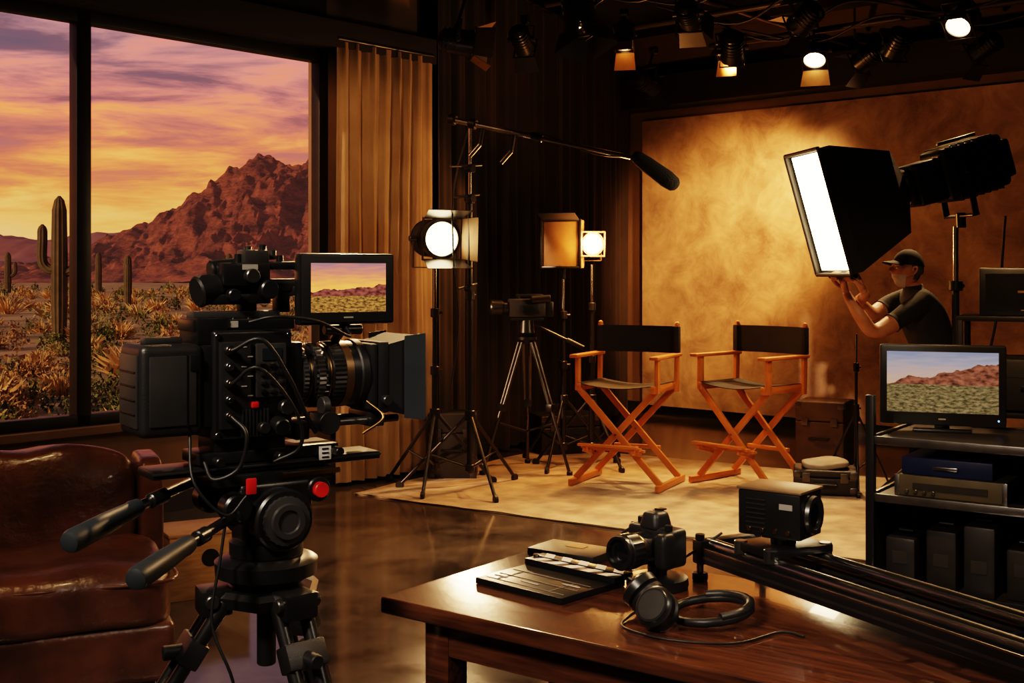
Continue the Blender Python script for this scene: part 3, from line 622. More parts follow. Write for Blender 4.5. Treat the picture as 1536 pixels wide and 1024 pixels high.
cable(cc,'cable_2',[(-.105,-.088,1.31),(-.06,-.12,1.33),(-.01,-.125,1.26),(.03,-.11,1.19),(.06,-.09,1.15)],.004)
cable(cc,'cable_3',[(-.105,-.088,1.25),(-.07,-.13,1.28),(0,-.13,1.20),(.02,-.11,1.13),(-.02,-.08,1.10)],.0035)
cable(cc,'cable_4',[(.14,my,1.35),(.13,-.09,1.33),(.06,-.10,1.36),(-.02,-.09,1.37),(-.06,-.06,1.36)],.003)
cable(cc,'cable_5',[(-.17,-.05,1.16),(-.18,-.10,1.08),(-.13,-.12,1.02),(-.09,-.12,1.05)],.003)
cable(cc,'cable_gold',[(.18,-.07,1.20),(.20,-.10,1.17),(.16,-.09,1.14)],.003,GOLD)
tp=G('fluid_head_tripod',(-.472,2.307,0),al)
box(tp,'head_plate',(.24,.10,.022),(0,0,1.066),BLK,bev=.005); box(tp,'plate_gold',(.12,.004,.010),(.07,-.052,1.068),GOLD,bev=.001)
box(tp,'tilt_block',(.15,.105,.07),(0,0,1.025),BLK,bev=.014,seg=3)
for s in (-1,1):
    rod(tp,'tilt_drum_%d'%s,(0,s*.04,.990),(0,s*.088,.990),.058,BLK,seg=40)
    lathe(tp,'drag_dial_%d'%s,[(0,.046),(.010,.046),(.012,.034),(.018,.032),(.018,.022),(.014,.020)],DGREY,(0,s*.088,.990),(0,s,0),48,(0,1))
    rod(tp,'rosette_%d'%s,(-.09,s*.045,1.02),(-.09,s*.085,1.02),.028,BLK,seg=24)
box(tp,'red_lock',(.020,.006,.030),(-.055,-.058,1.055),RED,bev=.003); rod(tp,'red_dial',(.085,-.052,1.035),(.085,-.068,1.035),.015,RED,seg=24)
rod(tp,'red_dial_housing',(.085,-.03,1.035),(.085,-.056,1.035),.024,BLK,seg=24)
box(tp,'yoke_body',(.11,.10,.08),(0,0,.965),BLK,bev=.02,seg=3)
lathe(tp,'pan_base',[(0,.062),(.01,.070),(.035,.070),(.04,.060)],BLK,(0,0,.905),(0,0,1),48)
lathe(tp,'bowl_ring',[(0,.075),(.004,.096),(.030,.098),(.034,.092),(.040,.075)],BLK,(0,0,.872),(0,0,1),56)
lathe(tp,'bowl',[(0,.03),(.02,.065),(.035,.085)],DGREY,(0,0,.838),(0,0,1),40)
lathe(tp,'spider',[(0,.055),(.01,.105),(.030,.110),(.04,.10)],BLK,(0,0,.815),(0,0,1),6)
rod(tp,'bowl_handle',(0,0,.70),(0,0,.83),.018,RUB)
for k,(s1,s2,s3,e) in enumerate([((-.59,2.33,1.060),(-.635,2.20,1.045),(-.665,2.14,1.035),(-.722,1.95,1.012)),((-.50,2.225,1.010),(-.535,2.10,.995),(-.55,2.05,.990),(-.585,1.86,.975))]):
    p=[tp.w(q) for q in (s1,s2,s3,e)]
    rod(tp,'pan_arm_%d'%k,p[0],p[2],.0095,STEEL if k==0 else BLK); rod(tp,'pan_collar_%d'%k,p[1],p[1]+(p[2]-p[1])*.6,.014,BLK)
    dv=(p[3]-p[2]); l=dv.length
    lathe(tp,'pan_grip_%d'%k,[(0,.010),(.004,.015),(.02,.017),(.03,.016),(l*.5,.019),(l-.012,.020),(l-.003,.017),(l,.010)],BLUEG,p[2],dv,28)
    rod(tp,'pan_clamp_%d'%k,p[0],p[0]+(p[1]-p[0])*.3,.018,BLK)
for k,(a,sp_) in enumerate(((math.radians(205),.62),(math.radians(-48),.50),(math.radians(75),.55))):
    d=V((math.cos(a-al),math.sin(a-al),0)); t_=V((-d.y,d.x,0))
    top=d*.085+V((0,0,.835)); mid=d*(.085+(sp_-.085)*.5)+V((0,0,.43)); bot=d*sp_+V((0,0,.0))
    box(tp,'leg_hinge_%d'%k,(.06,.07,.05),tuple(d*.10+V((0,0,.835))),BLK,rot=(0,0,a-al),bev=.008)
    rod(tp,'hinge_bolt_%d'%k,d*.11-t_*.045+V((0,0,.84)),d*.11+t_*.045+V((0,0,.84)),.013,GREYM)
    for j,s in enumerate((-1,1)):
        rod(tp,'leg_tube_%d_%d'%(k,j),top+t_*s*.028,mid+t_*s*.022,.014,BLK)
    rod(tp,'leg_inner_%d'%k,top+(mid-top)*.35,bot+V((0,0,.03)),.012,GREYM)
    dd=(mid-top).normalized()
    for j,f in enumerate((.22,.95)):
        c=top+(mid-top)*f
        beam(tp,'leg_clamp_%d_%d'%(k,j),c-dd*.025,c+dd*.025,.085,.04,BLK2,up=d,bev=.006)
        rod(tp,'clamp_knob_%d_%d'%(k,j),c+d*.01,c+d*.05,.014,RUB)
    rod(tp,'foot_%d'%k,bot,bot+V((0,0,.035)),.028,RUB)
    rod(tp,'spreader_%d'%k,V((0,0,.25)),top+(bot-top)*.72,.008,BLK)
cable(tp,'loop_cable',[tp.w(q) for q in ((-.52,2.2,1.03),(-.53,2.18,.93),(-.54,2.16,.82),(-.50,2.15,.72),(-.50,2.2,.6))],.003)
# ---------------------------------------------------------------- director chairs
def dchair(loc,fdir):
    f=V((fdir[0],fdir[1],0)).normalized(); M=Matrix((f,V((-f.y,f.x,0)),V((0,0,1)))).transposed().to_4x4(); M.translation=V(loc)
    g=G('director_chair',M=M); w_=.265; wb=.31
    for s in (-1,1):
        beam(g,'floor_rail_%d'%s,(-.27,s*wb,.022),(.27,s*wb,.022),.03,.042,OAK)
        beam(g,'seat_rail_%d'%s,(-.23,s*w_,.665),(.23,s*w_,.665),.028,.05,OAK)
        beam(g,'front_post_%d'%s,(.19,s*(w_+.02),.64),(.19,s*(w_+.02),.87),.026,.045,OAK,up=(1,0,0))
        beam(g,'back_post_%d'%s,(-.20,s*(w_+.02),.62),(-.215,s*(w_+.02),1.08),.026,.04,OAK,up=(1,0,0))
        sphere(g,'finial_%d'%s,.017,(-.215,s*(w_+.02),1.085),OAK)
        box(g,'armrest_%d'%s,(.50,.062,.024),(.02,s*(w_+.02),.875),OAK,bev=.008,seg=3)
        for x in (-.19,.19):
            off=.018*s
            beam(g,'cross_leg_%s_%d'%('f' if x>0 else 'b',s),(x+off,-s*w_,.65),(x+off,s*wb,.04),.042,.024,OAK,up=(1,0,0))
        beam(g,'footrest_arm_%d'%s,(.20,s*.17,.23),(.36,s*.17,.27),.022,.035,OAK)
    for x in (-.19,.19): rod(g,'pivot_%d'%(x>0),(x-.04,0,.355),(x+.04,0,.355),.008,STEEL)
    for i,x in enumerate((.23,.30,.36)): beam(g,'footrest_slat_%d'%i,(x,-.21,.258+.02*i),(x,.21,.258+.02*i),.04,.018,OAK)
    beam(g,'stretcher_b',(-.19,-.17,.23),(-.19,.17,.23),.03,.025,OAK)
    vs=[];fs=[];n=12
    for sd_ in (0,.004):
        for i in range(n+1):
            for j in range(2):
                y=-w_-.012+(2*w_+.024)*i/n; z=.694-.03*math.sin(PI*i/n)-sd_; vs.append((-.22+.44*j,y,z))
    o=(n+1)*2
    for i in range(n): a=i*2; fs+=[(a,a+1,a+3,a+2),(o+a+2,o+a+3,o+a+1,o+a)]
    pyd(g,'seat_canvas',vs,fs,CANV)
    vs=[];fs=[]
    for sd_ in (0,.004):
        for i in range(n+1):
            for j in range(2):
                y=-w_-.035+(2*w_+.07)*i/n; x=-.190-.045*math.sin(PI*i/n)-sd_; vs.append((x,y,.885+.185*j))
    for i in range(n): a=i*2; fs+=[(a,a+1,a+3,a+2),(o+a+2,o+a+3,o+a+1,o+a)]
    pyd(g,'back_canvas',vs,fs,CANV)
    for s in (-1,1): box(g,'canvas_sleeve_%d'%s,(.05,.04,.185),(-.21,s*(w_+.02),.9775),CANV,bev=.01)
dchair((.79,8.22,.016),(-.45,-.90)); dchair((1.63,8.18,.016),(-.75,-.66))
# ---------------------------------------------------------------- light stands and fixtures
WARM=(1,.60,.28); AMB=(1,.43,.125); NEU=(1,.82,.64)
E_W=emis('lamp_lens_warm',(1,.68,.34),15); E_S=emis('softbox_diffuser',(1,.72,.40),16); E_A=emis('lamp_amber',(1,.5,.17),10); E_T=emis('lamp_top',(1,.62,.30),14)
def stand(name,loc,h,legs=3,r=.016,spread=.42,rot=0,m=None):
    m=m or BLK; g=G(name,loc,rot)
    rod(g,'column_lower',(0,0,.12),(0,0,h*.55),r*1.3,m); rod(g,'column_mid',(0,0,h*.5),(0,0,h*.8),r,m); rod(g,'column_top',(0,0,h*.78),(0,0,h),r*.75,STEEL)
    for i,z in enumerate((h*.53,h*.79)): 
        rod(g,'collar_%d'%i,(0,0,z-.03),(0,0,z+.03),r*1.9,m); rod(g,'lock_knob_%d'%i,(0,0,z),(r*3.4,0,z),r*.6,m)
    for k in range(legs):
        a=2*PI*k/legs; c,s=math.cos(a),math.sin(a)
        rod(g,'leg_%d'%k,(c*.02,s*.02,.50),(c*spread,s*spread,.03),r*.75,m); rod(g,'brace_%d'%k,(c*.02,s*.02,.16),(c*spread*.55,s*spread*.55,.235),r*.5,m)
        rod(g,'wheel_%d'%k,(c*spread-.012*s,s*spread+.012*c,.028),(c*spread+.012*s,s*spread-.012*c,.028),.028,RUB)
    rod(g,'hub_top',(0,0,.47),(0,0,.54),r*2.2,m); rod(g,'hub_low',(0,0,.13),(0,0,.18),r*2,m)
    return g
def fresnel(name,loc,d,r,L_,lensm,hm=None,doors=(1,1,1,1),dl=.16,dm=None,yoke=True,flare=.45,dmr=None):
    g=G(name,M=lookM(loc,d)); hm=hm or BLK; dm=dm or BLK
    lathe(g,'housing',[(-L_,r*.5),(-L_+.02,r*.85),(-L_*.6,r*1.05),(-.03,r*1.1),(0,r*1.18),(.012,r*1.18),(.012,r*1.0),(.0,r*.98)],hm,(0,0,0),(1,0,0),36)
    lathe(g,'lens',[(0,r*.97),(.010,r*.7),(.016,r*.2)],lensm,(.002,0,0),(1,0,0),36)
    for i in range(5): lathe(g,'fin_%d'%i,[(0,r*1.12),(.006,r*1.12)],hm,(-L_*.85+L_*.13*i,0,0),(1,0,0),36)
    box(g,'front_frame',(.010,r*2.5,.012),(.015,0,r*1.2),hm); box(g,'front_frame_b',(.010,r*2.5,.012),(.015,0,-r*1.2),hm); box(g,'front_frame_l',(.010,.012,r*2.5),(.015,r*1.2,0),hm); box(g,'front_frame_r',(.010,.012,r*2.5),(.015,-r*1.2,0),hm)
    w_=r*1.15; o=flare*dl
    def door(nm,a,b,c,e_,mm=None): pyd(g,nm,[a,b,c,e_,*(V(q)+V((.003,0,.003)) for q in (a,b,c,e_))],[(0,1,2,3),(7,6,5,4),(0,4,5,1),(1,5,6,2),(2,6,7,3),(3,7,4,0)],mm or dm,False)
    if doors[0]: door('barn_top',(.02,-w_,r*1.2),(.02,w_,r*1.2),(.02+dl,w_*1.2,r*1.2+o),(.02+dl,-w_*1.2,r*1.2+o))
    if doors[1]: door('barn_bottom',(.02,-w_,-r*1.2),(.02,w_,-r*1.2),(.02+dl,w_*1.2,-r*1.2-o),(.02+dl,-w_*1.2,-r*1.2-o))
    if doors[2]: door('barn_left',(.02,r*1.2,-w_),(.02,r*1.2,w_),(.02+dl,r*1.2+o,w_*1.1),(.02+dl,r*1.2+o,-w_*1.1),dmr)
    if doors[3]: door('barn_right',(.02,-r*1.2,-w_),(.02,-r*1.2,w_),(.02+dl,-r*1.2-o,w_*1.1),(.02+dl,-r*1.2-o,-w_*1.1))
    if yoke:
        for s in (-1,1): beam(g,'yoke_%d'%s,(-L_*.45,s*r*1.3,0),(-L_*.45,s*r*1.3,yoke*r*1.7),.03,.006,hm,up=(0,1,0)); rod(g,'yoke_knob_%d'%s,(-L_*.45,s*r*1.1,0),(-L_*.45,s*r*1.55,0),.02,hm)
        beam(g,'yoke_bridge',(-L_*.45,-r*1.3,yoke*r*1.7),(-L_*.45,r*1.3,yoke*r*1.7),.03,.006,hm)
    return g
fl=fresnel('fresnel_light',(-.47,8.0,1.68),(.42,-.90,-.05),.115,.30,E_W,GREYM,(1,1,1,1),.15,BLK,yoke=-1,flare=.35,dmr=BROWNB)
stand('light_stand',(-.52,8.10,0),1.50,rot=.4)
spot('fresnel_beam',(-.40,7.82,1.67),(.9,5.2,.2),170,WARM,90,.8,.09)
fl2=fresnel('tungsten_light',(.60,8.95,1.67),(.25,-.95,-.05),.075,.2,E_W,BROWNB,(0,0,0,0),.1,yoke=-1)
stand('light_stand',(.60,9.05,0),1.52,rot=1.0)
sc=G('diffusion_panel_light',M=lookM((.385,9.0,1.67),(-.35,-.93,.0)))
box(sc,'housing',(.10,.30,.36),(0,0,0),mat('panel_brown',(.26,.14,.06),.5),bev=.01); 
GP=mat('amber_gel',(.42,.22,.09),.35); box(sc,'gel',(.006,.27,.33),(.055,0,0),GP,bev=.002)
for s in (-1,1): box(sc,'frame_h_%d'%s,(.02,.31,.018),(.058,0,s*.175),BLK); box(sc,'frame_v_%d'%s,(.02,.018,.37),(.058,s*.15,0),BLK)
box(sc,'barn_top',(.13,.29,.004),(.12,0,.20),BLK,rot=(0,-.4,0)); rod(sc,'spigot',(0,0,-.18),(0,0,-.26),.018,BLK)
stand('light_stand',(.385,9.03,0),1.44,rot=.2)
pl=bpy.data.lights.new('tungsten_glow','POINT'); pl.energy=60; pl.color=AMB; pl.shadow_soft_size=.07; po=bpy.data.objects.new('tungsten_glow',pl); COL.objects.link(po); po.location=(.66,8.80,1.67)
bs=stand('boom_stand',(-.28,8.0,0),2.46,rot=.9,spread=.48)
for i,(z,l) in enumerate(((2.15,.2),(1.95,.16),(1.35,.12))):
    rod(bs,'arm_%d'%i,(-l,0,z),(l*.6,0,z+.03),.008,GREYM); rod(bs,'clamp_%d'%i,(0,-.03,z),(0,.03,z),.03,BLK)
cable(bs,'hanging_cable',[(0,.02,2.4),(-.12,.04,2.0),(-.14,.02,1.5),(-.06,.05,1.1),(-.1,.1,.6)],.006)
bm_=G('boom_microphone',(0,0,0)); a=V((-.40,8.05,2.48)); b_=V((.75,7.55,2.18))
rod(bm_,'pole_outer',a,a+(b_-a)*.5,.019,STEEL); rod(bm_,'pole_inner',a+(b_-a)*.48,b_,.014,STEEL)
rod(bm_,'collar',a+(b_-a)*.46,a+(b_-a)*.52,.024,BLK); rod(bm_,'tail_weight',a-(b_-a)*.02,a+(b_-a)*.02,.035,BLK)
rod(bm_,'grip_clamp',a+(b_-a)*.10,a+(b_-a)*.14,.035,BLK)
cable(bm_,'coil',[a+(b_-a)*.2+V((0,0,.03)),a+(b_-a)*.35-V((0,0,.03)),a+(b_-a)*.5+V((0,0,.03)),a+(b_-a)*.8-V((0,0,.025)),b_],.005)
for i,t in enumerate((.18,.36)):
    c=a+(b_-a)*t; rod(bm_,'hang_clamp_%d'%i,c,c+V((-.02,0,-.12)),.014,BLK); rod(bm_,'hang_arm_%d'%i,c+V((-.02,0,-.12)),c+V((-.09,0,-.20)),.016,GREYM)
sweep(bm_,'swivel',[b_,b_+V((.03,0,.0)),b_+V((.05,0,-.02))],.018,BLK)
m0=V((.76,7.55,2.20)); md=V((.28,-.03,-.21)); 
sweep(bm_,'windscreen',[m0+md*t for t in (0,.04,.12,.3,.5,.75,.92,.98,1)],[.02,.035,.043,.05,.052,.056,.048,.03,.01],mat('mic_foam',(.014,.013,.013),.95,bump=.8,bscale=90),24)
s2=G('studio_camera',(.106,8.75,0),math.radians(8))
box(s2,'body',(.26,.14,.13),(.0,0,1.20),DGREY,bev=.01); box(s2,'top_handle',(.20,.03,.022),(.02,0,1.29),BLK,bev=.008); box(s2,'handle_post_a',(.02,.03,.05),(-.06,0,1.27),BLK); box(s2,'handle_post_b',(.02,.03,.05),(.1,0,1.27),BLK)
lathe(s2,'lens',[(0,.04),(.05,.045),(.06,.055),(.12,.058),(.14,.062),(.15,.055)],BLK,(-.12,0,1.20),(-1,0,0)); lathe(s2,'lens_glass',[(0,.05),(.004,.03)],GLASSD,(-.268,0,1.20),(-1,0,0))
box(s2,'battery',(.06,.12,.11),(.16,0,1.19),BLK,bev=.008); rod(s2,'viewfinder',(.02,-.09,1.26),(.16,-.09,1.27),.028,BLK); box(s2,'audio_box',(.12,.03,.07),(.02,-.085,1.19),BLK)
box(s2,'plate',(.24,.10,.02),(0,0,1.12),BLK); lathe(s2,'fluid_head',[(0,.04),(.03,.06),(.07,.055),(.12,.05)],BLK,(0,0,.99),(0,0,1)); rod(s2,'pan_bar',(.05,-.04,1.08),(.38,-.12,.92),.011,BLK); rod(s2,'pan_grip',(.28,-.095,.97),(.40,-.125,.91),.018,RUB)
lathe(s2,'bowl',[(0,.04),(.03,.075),(.05,.075)],BLK,(0,0,.94),(0,0,1))
for k in range(3):
    a=math.radians(200+120*k); d=V((math.cos(a),math.sin(a),0)); t_=V((-d.y,d.x,0)); top=d*.05+V((0,0,.95)); bot=d*.36+V((0,0,.02)); mid=(top+bot)/2
    for s in (-1,1): rod(s2,'leg_%d_%d'%(k,s),top+t_*.025*s,mid+t_*.02*s,.012,GREYM)
    rod(s2,'leg_low_%d'%k,mid,bot,.012,GREYM); box(s2,'clamp_%d'%k,(.05,.07,.05),tuple(mid),BLK,rot=(0,0,a)); rod(s2,'foot_%d'%k,bot-V((0,0,.018)),bot+V((0,0,.02)),.022,RUB); rod(s2,'spreader_%d'%k,(0,0,.30),bot*.62+V((0,0,.36)),.008,BLK)
def case(name,loc,rz,s,m,lid=.3):
    g=G(name,loc,rz); x,y,z=s
    box(g,'lower',(x,y,z*(1-lid)-.004),(0,0,z*(1-lid)/2),m,bev=.012,seg=3); box(g,'lid',(x,y,z*lid-.004),(0,0,z-z*lid/2),m,bev=.012,seg=3)
    for sx_ in (-1,1):
        box(g,'latch_%d'%sx_,(.05,.012,.06),(sx_*x*.3,-y/2-.005,z*(1-lid)),GREYM,bev=.003)
        for sy in (-1,1):
            for zz in (.03,z-.03): box(g,'corner_%d_%d_%d'%(sx_,sy,zz>.1),(.05,.05,.05),(sx_*(x/2-.022),sy*(y/2-.022),zz),GREYM,bev=.010)
    rod(g,'handle',(-.07,-y/2-.03,z*.45),(.07,-y/2-.03,z*.45),.010,BLK)
    for s_ in (-1,1): rod(g,'handle_arm_%d'%s_,(s_*.07,-y/2+.01,z*.45),(s_*.07,-y/2-.03,z*.45),.008,BLK)
    return g
case('flight_case',(-.42,8.55,0),.0,(.34,.26,.47),PELI)
case('equipment_case',(.42,9.75,0),.3,(.5,.36,.32),PELI)
case('equipment_case',(2.36,9.05,0),-.5,(.36,.34,.50),CASEB)
lb=case('equipment_case',(2.06,7.90,0.017),-.25,(.40,.30,.16),PELI)
pp=G('folded_cloth',(2.06,7.90,.172),-.2); pillow(pp,'cloth',(.30,.22,.05),(0,0,.028),PAPER,n=4,sag=.03)
# ---------------------------------------------------------------- softbox
ph=math.radians(9); pt=math.radians(16); ed=V((-math.cos(ph)*math.cos(pt),-math.sin(ph)*math.cos(pt),-math.sin(pt)))
sb=G('softbox_light',M=lookM((1.86,7.2,1.815),ed))
SBK=mat('softbox_fabric',(.014,.012,.010),.7,bump=.3,bscale=15)
def ring4(w_,h_,x): return [(x,-w_/2,-h_/2),(x,w_/2,-h_/2),(x,w_/2,h_/2),(x,-w_/2,h_/2)]
vs=ring4(.50,.76,.03)+ring4(.50,.76,-.04)+ring4(.38,.50,-.42)+ring4(.16,.16,-.52); fs=[]
for r in range(3):
    for k in range(4): fs.append((r*4+(k+1)%4,r*4+k,(r+1)*4+k,(r+1)*4+(k+1)%4))
fs.append((12,13,14,15)); pyd(sb,'shell',vs,fs,SBK,False)
pyd(sb,'diffuser',[(.0,-.228,-.358),(.0,.228,-.358),(.0,.228,.358),(.0,-.228,.358)],[(0,1,2,3)],E_S,False)
for i,(n_,a_,b__) in enumerate((('t',(.03,-.25,.38),(.03,.25,.38)),('b',(.03,-.25,-.38),(.03,.25,-.38)),('l',(.03,.25,-.38),(.03,.25,.38)),('r',(.03,-.25,-.38),(.03,-.25,.38)))): rod(sb,'edge_'+n_,a_,b__,.012,SBK)
rod(sb,'handle_bar',(-.02,-.18,-.405),(-.02,.18,-.405),.013,GREYM)
for s in (-1,1): box(sb,'handle_bracket_%d'%s,(.03,.02,.03),(-.02,s*.17,-.392),BLK)
lathe(sb,'speed_ring',[(0,.11),(.012,.12),(.035,.12),(.045,.11)],STEEL,(-.56,0,0),(1,0,0),36)
sphere(sb,'ring_glow',.035,(-.50,-.10,.03),E_W)
box(sb,'head_front',(.20,.24,.26),(-.67,0,0),BLK,bev=.03,seg=3); box(sb,'head_body',(.42,.28,.32),(-.96,0,.01),BLK,bev=.04,seg=3); box(sb,'head_rear',(.08,.22,.24),(-1.19,0,.01),BLK2,bev=.03)
for i in range(7): box(sb,'cooling_fin_%d'%i,(.012,.30,.34),(-.82-.045*i,0,.01),BLK,bev=.004)
box(sb,'head_panel',(.20,.006,.12),(-.95,-.150,.02),DGREY); beam(sb,'top_handle',(-.82,0,.20),(-1.08,0,.20),.03,.02,BLK); 
for s in (-1,1): beam(sb,'yoke_%d'%s,(-.88,s*.17,.02),(-.86,s*.17,-.26),.04,.010,BLK,up=(0,1,0)); rod(sb,'tilt_knob_%d'%s,(-.88,s*.15,.02),(-.88,s*.21,.02),.035,BLK)
beam(sb,'yoke_bridge',(-.86,-.17,-.26),(-.86,.17,-.26),.05,.012,BLK); rod(sb,'yoke_spigot',(-.86,0,-.24),(-.84,0,-.33),.03,BLK)
stand('light_stand',(2.72,7.36,0),1.74,rot=.6,r=.022,spread=.5)
sweep(sb,'power_cable',[sb.w(q) for q in crom([(3.0,7.3,1.8),(2.95,7.3,1.2),(2.85,7.35,.6),(2.9,7.4,.02)],6)],.008,RUB)
stand('grip_stand',(2.28,7.95,0),1.05,r=.010,spread=.26,rot=.3)
# ---------------------------------------------------------------- cart with monitor
ca=-math.atan2(.57,.82); ct=G('equipment_cart',(1.48,4.95,0),ca)
SHELF=mat('shelf_dark',(.030,.028,.026),.4,.3); ALU=mat('aluminium',(.45,.44,.43),.32,1)
LX,LY=1.05,.60
for i,z in enumerate((.765,.53,.16)):
    box(ct,'shelf_%d'%i,(LX-.03,LY-.03,.018),(LX/2,LY/2,z),SHELF); 
    for nm,s_,l_ in (('f',(LX,.014,.034),(LX/2,0,z)),('b',(LX,.014,.034),(LX/2,LY,z)),('l',(.014,LY,.034),(0,LY/2,z)),('r',(.014,LY,.034),(LX,LY/2,z))): box(ct,'rim_%d_%s'%(i,nm),s_,l_,ALU if nm in 'fl' and i<2 else BLK,bev=.003)
for i,(x,y) in enumerate(((0,0),(LX,0),(0,LY),(LX,LY))):
    box(ct,'post_%d'%i,(.035,.035,.70 if i else .86),(x,y,.44 if i else .52),BLK,bev=.004)
    rod(ct,'caster_%d'%i,(x-.015,y,.045),(x+.015,y,.045),.045,RUB)
box(ct,'side_panel',(.008,LY-.04,.60),(LX-.01,LY/2,.46),BLK2,bev=0); box(ct,'back_panel',(LX-.04,.008,.60),(LX/2,LY-.01,.46),BLK2,bev=0); box(ct,'left_panel',(.008,LY-.04,.34),(.01,LY/2,.34),BLK2,bev=0)
def dev(g,name,size,loc,m,strip=None):
    box(g,name,size,loc,m,bev=.006)
    if strip: box(g,name+'_strip',(size[0]*.7,.004,size[2]*.3),(loc[0],loc[1]-size[1]/2-.002,loc[2]),strip,bev=0)
OLIVE=mat('case_olive',(.09,.08,.05),.5)
dk=G('video_recorder',M=ct.M@Matrix.Translation((.30,.24,.5395))); dev(dk,'chassis',(.42,.36,.085),(0,0,.0425),OLIVE,GREYM); 
for i in range(4): rod(dk,'knob_%d'%i,(-.17+.035*i,-.18,.02),(-.17+.035*i,-.192,.02),.008,STEEL)
for s in (-1,1): box(dk,'rack_ear_%d'%s,(.02,.006,.085),(s*.21,-.182,.0425),ALU,bev=.001)
dk2=G('equipment_case',M=ct.M@Matrix.Translation((.28,.24,.6255))); dev(dk2,'shell',(.36,.32,.07),(0,0,.035),BLUE); box(dk2,'handle',(.10,.02,.015),(0,-.17,.035),STEEL); 
dk3=G('audio_mixer',M=ct.M@Matrix.Translation((.78,.24,.5395))); dev(dk3,'chassis',(.40,.36,.12),(0,0,.06),DGREY,GREYM)
for i in range(8): rod(dk3,'knob_%d'%i,(-.15+.042*i,-.18,.100),(-.15+.042*i,-.195,.100),.010,STEEL)
for i in range(6):
    g=G('battery_pack',M=ct.M@Matrix.Translation((.11+.155*i,.14+.03*(i%2),.1695))); box(g,'shell',(.12,.22,.20+.04*(i%3)),(0,0,.10+.02*(i%3)),PELI if i%2 else BLK2,bev=.012); box(g,'label',(.06,.002,.05),(0,-.111,.12),CHALK if i==4 else DGREY,bev=0); rod(g,'handle',(-.03,-.02,.215+.04*(i%3)),(.03,-.02,.215+.04*(i%3)),.008,BLK)
SCR2=screen_mat('screen_day',[(.72,.44,.28),(.62,.42,.36),(.42,.38,.44),(.27,.30,.42)],ridge=.68,gnd=.46,mc=(.24,.085,.05),gc=((.36,.25,.12),(.055,.050,.020)),st=.62,seed=2.2,slope=.36)
def monitor(name,M,w_,h_,scr,stem=.0):
    g=G(name,M=M)
    box(g,'shell',(.045,w_,h_),(0,0,h_/2+stem),BLK,bev=.010); box(g,'rear_bulge',(.05,w_*.6,h_*.6),(-.04,0,h_/2+stem),BLK2,bev=.02)
    bz=.030
    quad(g,'screen',(.0235,-w_/2+bz,stem+bz+.025),(.0235,w_/2-bz,stem+bz+.025),(.0235,w_/2-bz,stem+h_-bz),(.0235,-w_/2+bz,stem+h_-bz),scr)
    box(g,'logo',(.001,.03,.006),(.0235,0,stem+.028),CHALK,bev=0); rod(g,'power_led',(.022,w_/2-.03,stem+.028),(.0245,w_/2-.03,stem+.028),.004,emis('led_blue',(.2,.4,1),2))
    if stem: box(g,'neck',(.03,.06,stem+.05),(-.03,0,(stem+.05)/2),BLK); box(g,'base',(.16,.24,.012),(-.02,0,.006),BLK,bev=.005)
    return g
monitor('video_monitor',lookM((1.845,5.15,.7745),(-.34,-.94,0)),.51,.345,SCR2,.025)
rk=G('equipment_rack',(2.66,6.05,0),-.45)
for i,z in enumerate((.3,.75,1.225)): box(rk,'shelf_%d'%i,(.75,.45,.025),(0,0,z),SHELF)
for x in (-.36,.36):
    for y in (-.21,.21): box(rk,'post_%d_%d'%(x>0,y>0),(.03,.03,1.22),(x,y,.61),BLK)
for i,z in enumerate((.31,.765)):
    g=G('equipment_case',M=rk.M@Matrix.Translation((-.02,0,z+.003))); box(g,'shell',(.5,.36,.26),(0,0,.13),PELI,bev=.02); box(g,'lid_line',(.505,.365,.006),(0,0,.17),GREYM,bev=0); box(g,'handle',(.12,.02,.02),(0,-.19,.12),BLK)
DK=mat('screen_off',(.018,.016,.015),.25)
g=monitor('preview_monitor',lookM((2.56,6.0,1.2385),(-.38,-.92,0)),.42,.24,DK,0.0)
box(g,'screen_label',(.001,.06,.012),(.024,0,.12),mat('label_dim',(.35,.20,.10),.5),bev=0)
# ---------------------------------------------------------------- MAN
SKIN=mat('skin',(.50,.25,.14),.5,c2=(.43,.20,.11),scale=20); SHIRT=mat('tshirt_black',(.014,.013,.013),.85,bump=.3,bscale=25); JEANS=mat('trousers_dark',(.02,.02,.025),.85,bump=.2,bscale=40); HAIR=mat('hair_grey',(.14,.11,.09),.8,bump=.5,bscale=150); SHOE=mat('shoe_black',(.015,.014,.013),.5)
MASK=mat('face_mask_cloth',(.42,.38,.34),.8); CAPM=mat('cap_black',(.014,.014,.015),.8)
mn=G('man',(0,0,0))
bar1=sb.M@V((-.02,-.10,-.405)); bar2=sb.M@V((-.02,.10,-.405)); bax=(sb.M.to_3x3()@V((0,1,0))).normalized()
W1=bar1+V((.055,-.02,-.085)); W2=bar2+V((.075,-.01,-.080))
vsn=[(2.68,7.60,.88),(2.66,7.60,1.00),(2.62,7.60,1.13),(2.585,7.60,1.235),(2.55,7.60,1.33),(2.53,7.60,1.40),
 (2.53,7.445,1.275),(2.43,7.39,1.205),(2.27,7.33,1.11),(2.185,7.30,1.09),(2.10,7.25,1.20),W1+V((.012,.01,-.03)),W1,
 (2.52,7.755,1.285),(2.43,7.75,1.25),(2.33,7.68,1.20),(2.285,7.64,1.19),(2.17,7.52,1.27),W2+V((.02,.01,-.025)),W2,
 (2.68,7.50,.84),(2.66,7.48,.62),(2.65,7.47,.46),(2.68,7.47,.28),(2.70,7.47,.09),(2.60,7.465,.045),
 (2.68,7.70,.84),(2.72,7.72,.62),(2.73,7.73,.46),(2.77,7.73,.28),(2.80,7.73,.09),(2.70,7.735,.045)]
